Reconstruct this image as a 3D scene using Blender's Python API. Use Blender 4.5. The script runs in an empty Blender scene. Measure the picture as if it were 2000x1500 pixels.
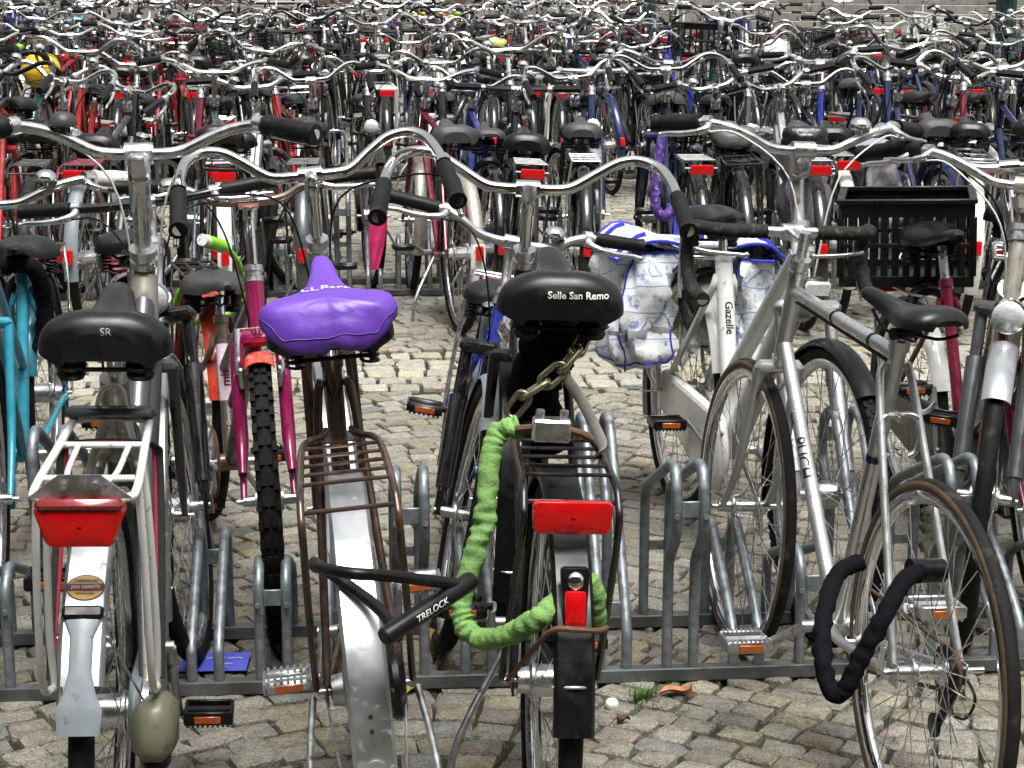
import bpy, math, random
import numpy as np
from mathutils import Vector, Matrix
from mathutils.bvhtree import BVHTree

random.seed(7)
RNG = np.random.default_rng(7)
SC = bpy.context.scene
COL = SC.collection
PI = math.pi
R_ = math.radians

# ------------------------------------------------------------------ camera, sky, sun, exposure
PITCH = math.atan(808 / 3600)
cam_d = bpy.data.cameras.new('camera')
cam_d.sensor_width = 36.0
cam_d.lens = 36.0 * 3600 / 2000
cam_d.clip_start = 0.05
cam_d.clip_end = 500
cam = bpy.data.objects.new('camera', cam_d)
COL.objects.link(cam)
cam.location = (0, 0, 1.52)
cam.rotation_euler = (PI / 2 - PITCH, 0, 0)
SC.camera = cam

wd = bpy.data.worlds.new('World')
SC.world = wd
wd.use_nodes = True
nt = wd.node_tree
bg = nt.nodes['Background']
sky = nt.nodes.new('ShaderNodeTexSky')
sky.sky_type = 'NISHITA'
sky.sun_disc = False
SUN_EL, SUN_AZ = 70.0, 160.0          # degrees; azimuth clockwise from +Y
sky.sun_elevation = R_(SUN_EL)
sky.sun_rotation = R_(SUN_AZ)
sky.air_density = 1.0
sky.dust_density = 6.0
sky.ozone_density = 1.0
hsv = nt.nodes.new('ShaderNodeHueSaturation')       # overcast: the cloud layer takes the blue out
hsv.inputs['Saturation'].default_value = 0.12
nt.links.new(sky.outputs[0], hsv.inputs['Color'])
nt.links.new(hsv.outputs[0], bg.inputs[0])
bg.inputs[1].default_value = 0.07

sun_d = bpy.data.lights.new('sun', 'SUN')
sun_d.energy = 1.5
sun_d.angle = R_(30)
sun_d.color = (1.0, 0.975, 0.94)
sun = bpy.data.objects.new('sun', sun_d)
COL.objects.link(sun)
sd = Vector((math.sin(R_(SUN_AZ)) * math.cos(R_(SUN_EL)), math.cos(R_(SUN_AZ)) * math.cos(R_(SUN_EL)), math.sin(R_(SUN_EL))))
sun.rotation_euler = sd.to_track_quat('Z', 'Y').to_euler()

SC.view_settings.view_transform = 'Standard'
SC.view_settings.look = 'None'
SC.view_settings.exposure = 1.50
SC.view_settings.gamma = 1.0
SC.view_settings.use_curve_mapping = False
SC.render.engine = 'CYCLES'
SC.cycles.use_denoising = True
SC.cycles.use_adaptive_sampling = True
SC.cycles.adaptive_threshold = 0.02
SC.cycles.max_bounces = 6
SC.cycles.diffuse_bounces = 3
SC.cycles.glossy_bounces = 4
SC.cycles.transmission_bounces = 4
SC.cycles.caustics_reflective = False
SC.cycles.caustics_refractive = False

# ------------------------------------------------------------------ materials
MATS = {}

def pm(name, col, rough=0.5, metal=0.0, var=0.12, scale=25.0, dirt=None, dirt_amt=0.0, dirt_scale=40.0,
       bump=0.0, bump_scale=200.0, coat=0.0, trans=0.0, rvar=0.12, spec=0.5):
    """Principled material with grain, dirt spots and fine relief, all in object space."""
    if name in MATS:
        return MATS[name]
    m = bpy.data.materials.new(name)
    m.use_nodes = True
    t = m.node_tree
    b = t.nodes['Principled BSDF']
    L = t.links.new
    tc = t.nodes.new('ShaderNodeTexCoord')
    n1 = t.nodes.new('ShaderNodeTexNoise')
    n1.inputs['Scale'].default_value = scale
    n1.inputs['Detail'].default_value = 4
    L(tc.outputs['Object'], n1.inputs['Vector'])
    mr = t.nodes.new('ShaderNodeMapRange')
    mr.inputs['From Min'].default_value = 0.3
    mr.inputs['From Max'].default_value = 0.7
    mr.inputs['To Min'].default_value = 1 - var
    mr.inputs['To Max'].default_value = 1 + var
    L(n1.outputs['Fac'], mr.inputs['Value'])
    mx = t.nodes.new('ShaderNodeVectorMath')
    mx.operation = 'SCALE'
    mx.inputs[0].default_value = col[:3]
    L(mr.outputs[0], mx.inputs['Scale'])
    out = mx.outputs[0]
    if dirt is not None:
        n2 = t.nodes.new('ShaderNodeTexNoise')
        n2.inputs['Scale'].default_value = dirt_scale
        n2.inputs['Detail'].default_value = 6
        n2.inputs['Roughness'].default_value = 0.65
        L(tc.outputs['Object'], n2.inputs['Vector'])
        r2 = t.nodes.new('ShaderNodeMapRange')
        r2.inputs['From Min'].default_value = 0.62 - 0.3 * dirt_amt
        r2.inputs['From Max'].default_value = 0.74 - 0.2 * dirt_amt
        L(n2.outputs['Fac'], r2.inputs['Value'])
        mc = t.nodes.new('ShaderNodeMix')
        mc.data_type = 'RGBA'
        L(r2.outputs[0], mc.inputs['Factor'])
        L(out, mc.inputs['A'])
        mc.inputs['B'].default_value = (*dirt[:3], 1)
        out = mc.outputs['Result']
        if metal > 0:
            mm = t.nodes.new('ShaderNodeMapRange')
            mm.inputs['To Min'].default_value = metal
            mm.inputs['To Max'].default_value = 0.0
            L(r2.outputs[0], mm.inputs['Value'])
            L(mm.outputs[0], b.inputs['Metallic'])
    L(out, b.inputs['Base Color'])
    if not (dirt is not None and metal > 0):
        b.inputs['Metallic'].default_value = metal
    rr = t.nodes.new('ShaderNodeMapRange')
    rr.inputs['From Min'].default_value = 0.3
    rr.inputs['From Max'].default_value = 0.7
    rr.inputs['To Min'].default_value = max(0.03, rough - rvar)
    rr.inputs['To Max'].default_value = min(1, rough + rvar)
    L(n1.outputs['Fac'], rr.inputs['Value'])
    L(rr.outputs[0], b.inputs['Roughness'])
    b.inputs['Coat Weight'].default_value = coat
    b.inputs['Coat Roughness'].default_value = 0.08
    b.inputs['Specular IOR Level'].default_value = spec
    b.inputs['Transmission Weight'].default_value = trans
    if bump > 0:
        n3 = t.nodes.new('ShaderNodeTexNoise')
        n3.inputs['Scale'].default_value = bump_scale
        n3.inputs['Detail'].default_value = 3
        L(tc.outputs['Object'], n3.inputs['Vector'])
        bp = t.nodes.new('ShaderNodeBump')
        bp.inputs['Strength'].default_value = bump
        bp.inputs['Distance'].default_value = 0.003
        L(n3.outputs['Fac'], bp.inputs['Height'])
        L(bp.outputs[0], b.inputs['Normal'])
    MATS[name] = m
    return m

GRIME = (0.06, 0.05, 0.038)
RUST = (0.13, 0.052, 0.02)
chrome = pm('chrome', (0.74, 0.74, 0.73), 0.09, 1.0, 0.05, 30, GRIME, 0.04, 60, rvar=0.06)
alu = pm('aluminium', (0.68, 0.69, 0.70), 0.30, 1.0, 0.06, 40, GRIME, 0.04, 50)
guard_alu = pm('satin_mudguard', (0.55, 0.57, 0.58), 0.36, 0.9, 0.05, 12, (0.25, 0.25, 0.24), 0.08, 30)
alu_dull = pm('dull_aluminium', (0.50, 0.51, 0.52), 0.42, 1.0, 0.12, 30, GRIME, 0.25, 35)
silver = pm('silver_lacquer', (0.60, 0.61, 0.61), 0.34, 0.85, 0.05, 20, GRIME, 0.05, 45)
spoke_m = pm('spoke_steel', (0.62, 0.61, 0.58), 0.28, 1.0, 0.2, 15, GRIME, 0.2, 30)
galv = pm('galvanised_steel', (0.25, 0.28, 0.30), 0.50, 0.7, 0.30, 45, (0.06, 0.06, 0.056), 0.35, 18, bump=0.15, bump_scale=120)
galv_dark = pm('weathered_rail', (0.11, 0.117, 0.12), 0.6, 0.5, 0.35, 14, (0.05, 0.045, 0.035), 0.4, 20, bump=0.2, bump_scale=90)
rubber = pm('tyre_rubber', (0.0075, 0.0075, 0.0075), 0.66, 0, 0.3, 40, (0.030, 0.028, 0.025), 0.15, 30, bump=0.3, bump_scale=260, spec=0.14)
rubber_old = pm('worn_tyre_rubber', (0.013, 0.0125, 0.012), 0.72, 0, 0.3, 40, (0.05, 0.046, 0.04), 0.25, 30, bump=0.3, bump_scale=260, spec=0.16)
gumwall = pm('tan_sidewall', (0.12, 0.082, 0.048), 0.7, 0, 0.25, 30, GRIME, 0.3, 40)
black_pl = pm('black_plastic', (0.0055, 0.0055, 0.006), 0.34, 0, 0.2, 30, (0.03, 0.028, 0.026), 0.06, 60, spec=0.28)
grip_m = pm('grip_rubber', (0.0065, 0.0065, 0.007), 0.46, 0, 0.2, 50, (0.03, 0.028, 0.026), 0.08, 70, bump=0.25, bump_scale=420, spec=0.24)
vinyl = pm('black_vinyl', (0.0055, 0.0055, 0.006), 0.33, 0, 0.15, 30, (0.03, 0.028, 0.026), 0.05, 80, bump=0.10, bump_scale=600, rvar=0.08, spec=0.42)
vinyl_gray = pm('faded_vinyl', (0.04, 0.04, 0.042), 0.5, 0, 0.15, 30, GRIME, 0.2, 60, bump=0.15, bump_scale=500)
black_p = pm('black_lacquer', (0.006, 0.006, 0.0065), 0.20, 0, 0.2, 30, (0.07, 0.065, 0.06), 0.06, 90, coat=0.4)
black_w = pm('worn_black_lacquer', (0.008, 0.0075, 0.0075), 0.32, 0, 0.2, 30, (0.07, 0.035, 0.018), 0.16, 38, coat=0.2)
brown_p = pm('brown_lacquer', (0.060, 0.034, 0.024), 0.30, 0.35, 0.2, 25, RUST, 0.25, 30, coat=0.3)
grey_p = pm('anthracite_lacquer', (0.10, 0.105, 0.11), 0.34, 0.6, 0.06, 30, GRIME, 0.08, 50, coat=0.3)
champ = pm('champagne_lacquer', (0.46, 0.44, 0.37), 0.33, 0.6, 0.05, 30, GRIME, 0.08, 50, coat=0.3)
white_p = pm('white_lacquer', (0.72, 0.73, 0.70), 0.30, 0.0, 0.05, 30, GRIME, 0.03, 40, coat=0.4)
cream_p = pm('cream_plastic', (0.60, 0.57, 0.46), 0.45, 0.0, 0.06, 30, GRIME, 0.15, 40)
olive_p = pm('olive_grey_plastic', (0.20, 0.21, 0.14), 0.38, 0.2, 0.05, 30, GRIME, 0.1, 40)
magenta = pm('magenta_lacquer', (0.30, 0.012, 0.09), 0.24, 0.25, 0.08, 30, GRIME, 0.06, 60, coat=0.6)
bronze = pm('bronze_lacquer', (0.20, 0.155, 0.12), 0.32, 0.6, 0.08, 30, RUST, 0.12, 50, coat=0.3)
teal = pm('turquoise_lacquer', (0.03, 0.30, 0.42), 0.32, 0.1, 0.08, 30, (0.08, 0.05, 0.03), 0.10, 60, coat=0.4)
teal_d = pm('dark_turquoise_lacquer', (0.02, 0.15, 0.20), 0.34, 0.1, 0.1, 30, (0.05, 0.04, 0.03), 0.15, 60, coat=0.3)
orange_p = pm('orange_red_plastic', (0.62, 0.055, 0.02), 0.3, 0, 0.06, 30, GRIME, 0.1, 50, coat=0.3)
red_p = pm('red_lacquer', (0.34, 0.010, 0.012), 0.28, 0.05, 0.1, 30, GRIME, 0.1, 60, coat=0.5)
wine_p = pm('burgundy_lacquer', (0.16, 0.008, 0.03), 0.26, 0.2, 0.1, 30, GRIME, 0.08, 60, coat=0.5)
navy = pm('navy_lacquer', (0.012, 0.024, 0.085), 0.26, 0.15, 0.1, 30, GRIME, 0.08, 60, coat=0.5)
blue_p = pm('blue_lacquer', (0.015, 0.03, 0.26), 0.26, 0.1, 0.1, 30, GRIME, 0.08, 60, coat=0.5)
green_p = pm('dark_green_lacquer', (0.010, 0.055, 0.045), 0.28, 0.1, 0.1, 30, GRIME, 0.08, 60, coat=0.5)
pink_p = pm('pink_lacquer', (0.62, 0.14, 0.22), 0.3, 0.0, 0.1, 30, GRIME, 0.08, 60, coat=0.4)
orange_l = pm('orange_lacquer', (0.55, 0.13, 0.015), 0.3, 0.0, 0.1, 30, GRIME, 0.08, 60, coat=0.4)
blue_gr = pm('grey_blue_plastic', (0.20, 0.23, 0.25), 0.42, 0, 0.06, 30, GRIME, 0.1, 40)
white_pl = pm('white_plastic', (0.70, 0.70, 0.66), 0.42, 0, 0.06, 30, GRIME, 0.15, 45)
grip_white = pm('dirty_white_grip', (0.66, 0.65, 0.62), 0.5, 0, 0.06, 40, (0.10, 0.095, 0.085), 0.28, 45)
tape = pm('bar_tape', (0.022, 0.021, 0.020), 0.68, 0, 0.2, 60, (0.10, 0.095, 0.085), 0.2, 50, bump=0.4, bump_scale=240, spec=0.15)
brassy = pm('hardened_chain_steel', (0.42, 0.40, 0.28), 0.32, 1.0, 0.1, 30, GRIME, 0.15, 60)
rusty = pm('rusty_steel', (0.14, 0.07, 0.038), 0.7, 0.3, 0.35, 40, (0.05, 0.03, 0.02), 0.3, 50, bump=0.3, bump_scale=300)
black_cloth = pm('black_cloth', (0.006, 0.006, 0.008), 0.9, 0, 0.3, 50, bump=0.5, bump_scale=160, spec=0.08)
clearpl = pm('smoke_plastic', (0.10, 0.10, 0.10), 0.35, 0, 0.2, 30)
lens_m = pm('lamp_lens', (0.85, 0.87, 0.88), 0.10, 0, 0.04, 90, bump=0.6, bump_scale=160, coat=0.8, trans=0.45)
amber = pm('amber_reflector', (0.40, 0.085, 0.01), 0.25, 0, 0.1, 200, GRIME, 0.12, 60, coat=0.5)
dark_lens = pm('dark_red_lens', (0.20, 0.006, 0.008), 0.2, 0, 0.1, 100, coat=0.6)
white_print = pm('white_print', (0.80, 0.80, 0.78), 0.5, 0, 0.05, 40)
black_print = pm('black_print', (0.012, 0.012, 0.012), 0.5, 0, 0.05, 40)
gold_print = pm('gold_print', (0.45, 0.33, 0.06), 0.45, 0.2, 0.08, 40)

def red_lens():
    m = pm('red_reflector', (0.52, 0.004, 0.006), 0.14, 0, 0.15, 25, (0.28, 0.006, 0.008), 0.20, 18, coat=0.7)
    t = m.node_tree
    b = t.nodes['Principled BSDF']
    tc = t.nodes.new('ShaderNodeTexCoord')
    v = t.nodes.new('ShaderNodeTexVoronoi')
    v.inputs['Scale'].default_value = 420
    t.links.new(tc.outputs['Object'], v.inputs['Vector'])
    bp = t.nodes.new('ShaderNodeBump')
    bp.inputs['Strength'].default_value = 0.25
    bp.inputs['Distance'].default_value = 0.0004
    t.links.new(v.outputs['Distance'], bp.inputs['Height'])
    t.links.new(bp.outputs[0], b.inputs['Normal'])
    return m
red_m = red_lens()

# ------------------------------------------------------------------ mesh builder
class MB:
    def __init__(s):
        s.V, s.F, s.n = [], [], 0

    def add(s, v, f):
        v = np.asarray(v, float).reshape(-1, 3)
        n = s.n
        s.V.append(v)
        s.F.extend([tuple(i + n for i in q) for q in f])
        s.n += len(v)
        return s

    def grid(s, P, cu=False, cv=False):
        """P (a,b,3) surface; cu / cv close the first / second direction."""
        a, b = P.shape[:2]
        f = []
        for i in range(a if cu else a - 1):
            i2 = (i + 1) % a
            for j in range(b if cv else b - 1):
                j2 = (j + 1) % b
                f.append((i * b + j, i * b + j2, i2 * b + j2, i2 * b + j))
        return s.add(P.reshape(-1, 3), f)

    def tube(s, pts, r, n=8, closed=False, caps=True, flat=1.0):
        p = np.asarray(pts, float)
        k = len(p)
        r = np.broadcast_to(np.asarray(r, float), (k,))
        if closed:
            t = np.roll(p, -1, 0) - np.roll(p, 1, 0)
        else:
            t = np.gradient(p, axis=0)
        t /= np.linalg.norm(t, axis=1)[:, None] + 1e-12
        up = np.array([0, 0, 1.0]) if abs(t[0, 2]) < 0.9 else np.array([0, 1.0, 0])
        u = up - t[0] * (up @ t[0])
        u /= np.linalg.norm(u)
        U = [u]
        for i in range(1, k):
            u = U[-1] - t[i] * (U[-1] @ t[i])
            u /= np.linalg.norm(u) + 1e-12
            U.append(u)
        U = np.array(U)
        W = np.cross(t, U)
        if closed:        # spread the closing twist
            tw = math.atan2(U[0] @ W[-1], U[0] @ U[-1])
            an = np.linspace(0, tw, k)[:, None]
            U, W = U * np.cos(an) + W * np.sin(an), W * np.cos(an) - U * np.sin(an)
        a = np.linspace(0, 2 * PI, n, endpoint=False)
        P = p[:, None] + r[:, None, None] * (U[:, None] * np.cos(a)[None, :, None] + flat * W[:, None] * np.sin(a)[None, :, None])
        n0 = s.n
        s.grid(P, cu=closed, cv=True)
        if caps and not closed:
            s.F.append(tuple(n0 + j for j in range(n))[::-1])
            s.F.append(tuple(n0 + (k - 1) * n + j for j in range(n)))
        return s

    def lathe(s, prof, n=24, c=(0, 0, 0), ax='y', closed=False, a0=0, a1=2 * PI):
        """prof [(radius, axial)]; turned about axis ax through c."""
        pr = np.asarray(prof, float)
        full = abs(a1 - a0 - 2 * PI) < 1e-6
        a = np.linspace(a0, a1, n, endpoint=not full)
        A, Rr = np.meshgrid(a, pr[:, 0], indexing='ij')
        H = np.broadcast_to(pr[:, 1], A.shape)
        if ax == 'y':
            P = np.stack([Rr * np.cos(A), H, Rr * np.sin(A)], -1)
        elif ax == 'z':
            P = np.stack([Rr * np.cos(A), Rr * np.sin(A), H], -1)
        else:
            P = np.stack([H, Rr * np.cos(A), Rr * np.sin(A)], -1)
        return s.grid(P + np.asarray(c, float), cu=full, cv=closed)

    def box(s, c, d, rot=None, bev=0.0):
        x, y, z = [q / 2 for q in d]
        b = min(bev, 0.49 * min(d))
        if b <= 0:
            v = np.array([[i, j, k] for i in (-x, x) for j in (-y, y) for k in (-z, z)], float)
            f = [(0, 1, 3, 2), (4, 6, 7, 5), (0, 4, 5, 1), (2, 3, 7, 6), (0, 2, 6, 4), (1, 5, 7, 3)]
        else:
            o = [(-x, -y), (x, -y), (x, y), (-x, y)]
            ring = [(-x + b, -y), (x - b, -y), (x, -y + b), (x, y - b), (x - b, y), (-x + b, y), (-x, y - b), (-x, -y + b)]
            ins = [(max(-x + b, min(x - b, p)), max(-y + b, min(y - b, q))) for p, q in ring]
            v, f = [], []
            for zz, rg in ((-z, ins), (-z + b, ring), (z - b, ring), (z, ins)):
                v += [(p, q, zz) for p, q in rg]
            for i in range(3):
                for j in range(8):
                    f.append((i * 8 + j, i * 8 + (j + 1) % 8, i * 8 + 8 + (j + 1) % 8, i * 8 + 8 + j))
            f.append(tuple(range(7, -1, -1)))
            f.append(tuple(range(24, 32)))
            v = np.array(v, float)
        if rot is not None:
            v = v @ np.array(rot.to_3x3()).T
        return s.add(v + np.asarray(c, float), f)

    def ball(s, c, r, n=12, m=8):
        r = np.broadcast_to(np.asarray(r, float), (3,))
        th = np.linspace(0, PI, m + 1)
        a = np.linspace(0, 2 * PI, n, endpoint=False)
        T, A = np.meshgrid(th, a, indexing='ij')
        P = np.stack([np.sin(T) * np.cos(A) * r[0], np.sin(T) * np.sin(A) * r[1], np.cos(T) * r[2]], -1)
        return s.grid(P + np.asarray(c, float), cv=True)

    def arr(s):
        return np.concatenate(s.V) if s.V else np.zeros((0, 3))

    def mesh(s, name, ang=38):
        me = bpy.data.meshes.new(name)
        me.from_pydata(s.arr().tolist(), [], s.F)
        me.validate()
        me.shade_smooth()
        me.set_sharp_from_angle(angle=R_(ang))
        me.materials.append(None)
        return me

def spl(pts, k=6, closed=False):
    """Catmull-Rom through the points."""
    p = np.asarray(pts, float)
    if closed:
        q = np.vstack([p[-1], p, p[0], p[1]])
        segs = len(p)
    else:
        q = np.vstack([2 * p[0] - p[1], p, 2 * p[-1] - p[-2]])
        segs = len(p) - 1
    out = []
    for i in range(segs):
        a, b, c, d = q[i:i + 4]
        for t in np.linspace(0, 1, k, endpoint=False):
            out.append(0.5 * ((2 * b) + (c - a) * t + (2 * a - 5 * b + 4 * c - d) * t * t + (3 * b - a - 3 * c + d) * t ** 3))
    if not closed:
        out.append(p[-1])
    return np.array(out)

CACHE = {}

def cached(key, fn):
    if key not in CACHE:
        CACHE[key] = fn()
    return CACHE[key]

def ob(name, me, mat, parent=None, mw=None):
    o = bpy.data.objects.new(name, me)
    COL.objects.link(o)
    if parent is not None:
        o.parent = parent
    if mat is not None:
        sl = o.material_slots[0]
        sl.link = 'OBJECT'
        sl.material = mat
    if mw is not None:
        o.matrix_local = mw
    return o

def empty(name, parent=None, mw=None):
    o = bpy.data.objects.new(name, None)
    o.empty_display_size = 0.1
    COL.objects.link(o)
    if parent is not None:
        o.parent = parent
    if mw is not None:
        o.matrix_local = mw
    return o

def tag(o, label=None, cat=None, group=None, kind=None):
    if label: o['label'] = label
    if cat: o['category'] = cat
    if group: o['group'] = group
    if kind: o['kind'] = kind
    return o

def text_mesh(s, size, extr=0.0, shear=0.0, bold=0.0):
    cu = bpy.data.curves.new('lettering', 'FONT')
    cu.body = s
    cu.size = size
    cu.align_x = 'CENTER'
    cu.align_y = 'CENTER'
    cu.extrude = extr
    cu.shear = shear
    cu.offset = bold
    cu.resolution_u = 3
    o = bpy.data.objects.new('lettering', cu)
    COL.objects.link(o)
    dg = bpy.context.evaluated_depsgraph_get()
    me = bpy.data.meshes.new_from_object(o.evaluated_get(dg))
    bpy.data.objects.remove(o)
    bpy.data.curves.remove(cu)
    import bmesh
    bm = bmesh.new()
    bm.from_mesh(me)
    for _ in range(4):
        bmesh.ops.triangulate(bm, faces=bm.faces[:])
        eg = [e for e in bm.edges if e.calc_length() > size * .10]
        if not eg:
            break
        bmesh.ops.subdivide_edges(bm, edges=eg, cuts=1)
    bmesh.ops.triangulate(bm, faces=bm.faces[:])
    bm.to_mesh(me)
    bm.free()
    me.materials.clear()
    me.materials.append(None)
    return me

def frame_m(o, x, y):
    """Matrix whose local X, Y run along x, y (made square) with origin o."""
    x = Vector(x).normalized()
    y = Vector(y)
    y = (y - x * y.dot(x)).normalized()
    z = x.cross(y)
    m = Matrix((x, y, z)).transposed().to_4x4()
    m.translation = Vector(o)
    return m

def decal(parent, name, s, size, fm, target, mat, off=0.0012, reach=0.12, shear=0.0, bold=0.0):
    """Lettering laid on the surface of mesh `target` (both in parent space): rays along -Z of fm."""
    me = text_mesh(s, size, 0, shear, bold)
    bv = BVHTree.FromPolygons([v.co for v in target.vertices], [tuple(p.vertices) for p in target.polygons])
    z = (fm.to_3x3() @ Vector((0, 0, 1))).normalized()
    for v in me.vertices:
        q = fm @ Vector((v.co.x, v.co.y, 0))
        h = bv.ray_cast(q + z * reach, -z)
        if h[0] is None:
            h = bv.find_nearest(q)
        v.co = h[0] + z * off
    return ob(name, me, mat, parent)

# ------------------------------------------------------------------ bicycle parts (x forward, y left, z up; origin on the ground under the front axle)
class Geo:
    def __init__(s, **k):
        d = dict(R=0.346, tr=0.019, wb=1.09, bbx=None, bbz=0.285, ha=68.5, off=0.06, hz0=0.745, hz1=0.93, sa=69.0,
                 st=0.80, sz=0.95, bz=1.09, ext=0.05, fw=0.05, tube=0.016)
        d.update(k)
        for a, b in d.items():
            setattr(s, a, b)
        if s.bbx is None:
            s.bbx = -s.wb + 0.45
        s.key = tuple(round(v, 4) for v in (s.R, s.tr, s.wb, s.bbx, s.bbz, s.ha, s.off, s.hz0, s.hz1, s.sa, s.st, s.sz, s.bz, s.ext, s.fw, s.tube))

    def ax(s, z):
        a = R_(s.ha)
        return -s.off / math.sin(a) - (z - s.R) / math.tan(a)

    def A(s, z, y=0.0):
        return np.array([s.ax(z), y, z])

    def S(s, z, y=0.0):
        return np.array([s.bbx - (z - s.bbz) / math.tan(R_(s.sa)), y, z])

    def steer(s, deg):
        if not deg:
            return Matrix.Identity(4)
        p = Vector(s.A(s.R))
        d = Vector(s.A(1.0) - s.A(s.R)).normalized()
        return Matrix.Translation(p) @ Matrix.Rotation(R_(deg), 4, d) @ Matrix.Translation(-p)

NS = {1: 5, 2: 8, 3: 14}

def m_frame(g, kind, q):
    def f():
        b, n = MB(), NS[q]
        t = g.tube
        bb = np.array([g.bbx, 0, g.bbz])
        ra = np.array([-g.wb, 0, g.R])
        b.tube([g.A(g.hz0), g.A(g.hz1)], t * 1.12, n)
        hd = g.hz1 - g.hz0
        dn = g.A(g.hz0 + 0.2 * hd)
        stop = g.S(g.st)
        if kind == 'diamond':
            b.tube([dn, bb], t, n)
            b.tube([g.A(g.hz1 - 0.2 * hd), g.S(g.st - 0.02)], t * 0.9, n)
        elif kind == 'low':                                   # single deep curved tube
            b.tube(spl([g.A(g.hz0 + 0.3 * hd), g.A(g.hz0) + (-0.06, 0, -0.07), (0.55 * g.ax(g.hz0) + 0.45 * g.bbx, 0, 0.42), bb + (0.03, 0, 0.03)], 6), t * 1.35, n)
        elif kind == 'mixte':
            b.tube([dn, bb], t, n)
            b.tube([g.A(g.hz1 - 0.2 * hd), g.S(0.50)], t * 0.85, n)
        elif kind == 'oma':                                   # swan neck: two curved tubes
            b.tube(spl([dn, dn * 0.55 + bb * 0.45 + (0.0, 0, -0.05), bb], 7), t, n)
            b.tube(spl([g.A(g.hz1 - 0.15 * hd), g.A(g.hz0) * 0.6 + g.S(0.42) * 0.4 + (0, 0, -0.05), g.S(0.42)], 7), t * 0.85, n)
        elif kind == 'fat':                                   # oversized aluminium single tube
            b.tube([g.A(g.hz0 + 0.35 * hd), bb + (0.0, 0, 0.02)], t * 1.75, n)
            b.tube([g.A(g.hz1 - 0.2 * hd), g.S(0.46)], t * 1.2, n)
        b.tube([bb, stop], t if kind != 'fat' else t * 1.25, n)
        b.tube([bb + (0, -0.036, 0), bb + (0, 0.036, 0)], t * 1.35, n)
        for s in (-1, 1):
            b.tube(spl([bb + (-0.01, s * 0.022, 0), bb + (-0.13, s * 0.036, 0.01), ra + (0.0, s * 0.062, 0)], 4), np.linspace(t * 0.75, t * 0.5, 9), n)
            b.tube(spl([g.S(g.st - 0.035, s * 0.020), g.S(g.st - 0.10, s * 0.034) + (-0.045, 0, 0), ra + (0.0, s * 0.062, 0.01)], 4), np.linspace(t * 0.55, t * 0.45, 9), n)
            if q > 1:
                b.box(ra + (0, s * 0.063, 0.0), (0.05, 0.004, 0.04), bev=0.001)
        if q > 1:
            b.tube([g.S(g.st - 0.008), g.S(g.st + 0.012)], t * 1.25, n)
            b.tube([bb + (-0.12, -0.034, 0.01), bb + (-0.12, 0.034, 0.01)], 0.006, 6)
        return b.mesh('frame')
    return cached(('frame', kind, q) + g.key, f)

def m_fork(g, kind, q):
    def f():
        b, n = MB(), NS[q]
        d = g.A(1.0) - g.A(0.0)
        d /= np.linalg.norm(d)
        cr = g.A(g.hz0 - 0.02)
        for s in (-1, 1):
            if kind == 'sus':
                top = cr + d * 0.03 + (0.012, s * 0.062, 0)
                mid = top - d * 0.13
                b.tube([top, mid], 0.0145, n)
                axl = np.array([0.0, s * 0.062, g.R])
                b.tube([mid + d * 0.01, axl + d * 0.05 + (-0.006, 0, 0)], np.array([0.022, 0.019]), n)
                b.tube([axl + d * 0.06 + (-0.004, 0, 0), axl + (0, 0, -0.012)], 0.013, n)
            else:
                x0 = cr + (0, s * g.fw * 0.92, 0)
                lo = g.A(g.R + 0.14, s * g.fw * 1.05)
                axl = np.array([0.0, s * g.fw * 1.12, g.R])
                mid = lo * 0.45 + axl * 0.55 + (-0.012, 0, -0.0)
                path = spl([x0, (x0 + lo) / 2, lo, mid, axl], 4)
                b.tube(path, np.linspace(0.0125, 0.0075, len(path)), n)
        if kind == 'sus':
            b.box(cr + (0.01, 0, 0.03), (0.05, 0.165, 0.034), Matrix.Rotation(R_(g.ha - 90), 4, 'Y'), 0.012)
        else:
            b.box(cr, (0.034, g.fw * 2.25, 0.024), Matrix.Rotation(R_(g.ha - 90), 4, 'Y'), 0.009)
        b.tube([cr, g.A(g.hz0)], 0.016, n)
        return b.mesh('fork')
    return cached(('fork', kind, q) + g.key, f)

def m_headset(g, q, low=False):
    def f():
        b, n = MB(), max(10, NS[q])
        t = g.tube * 1.12
        for z0, z1, k in ((g.hz0 - 0.012, g.hz0 + 0.004, 1.18),) if low else ((g.hz1 - 0.003, g.hz1 + 0.010, 1.25), (g.hz1 + 0.010, g.hz1 + 0.020, 1.1), (g.hz1 + 0.020, g.hz1 + 0.034, 1.3)):
            b.tube([g.A(z0), g.A(z1)], t * k, n)
        return b.mesh('headset')
    return cached(('headset', q, low) + g.key, f)

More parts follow.
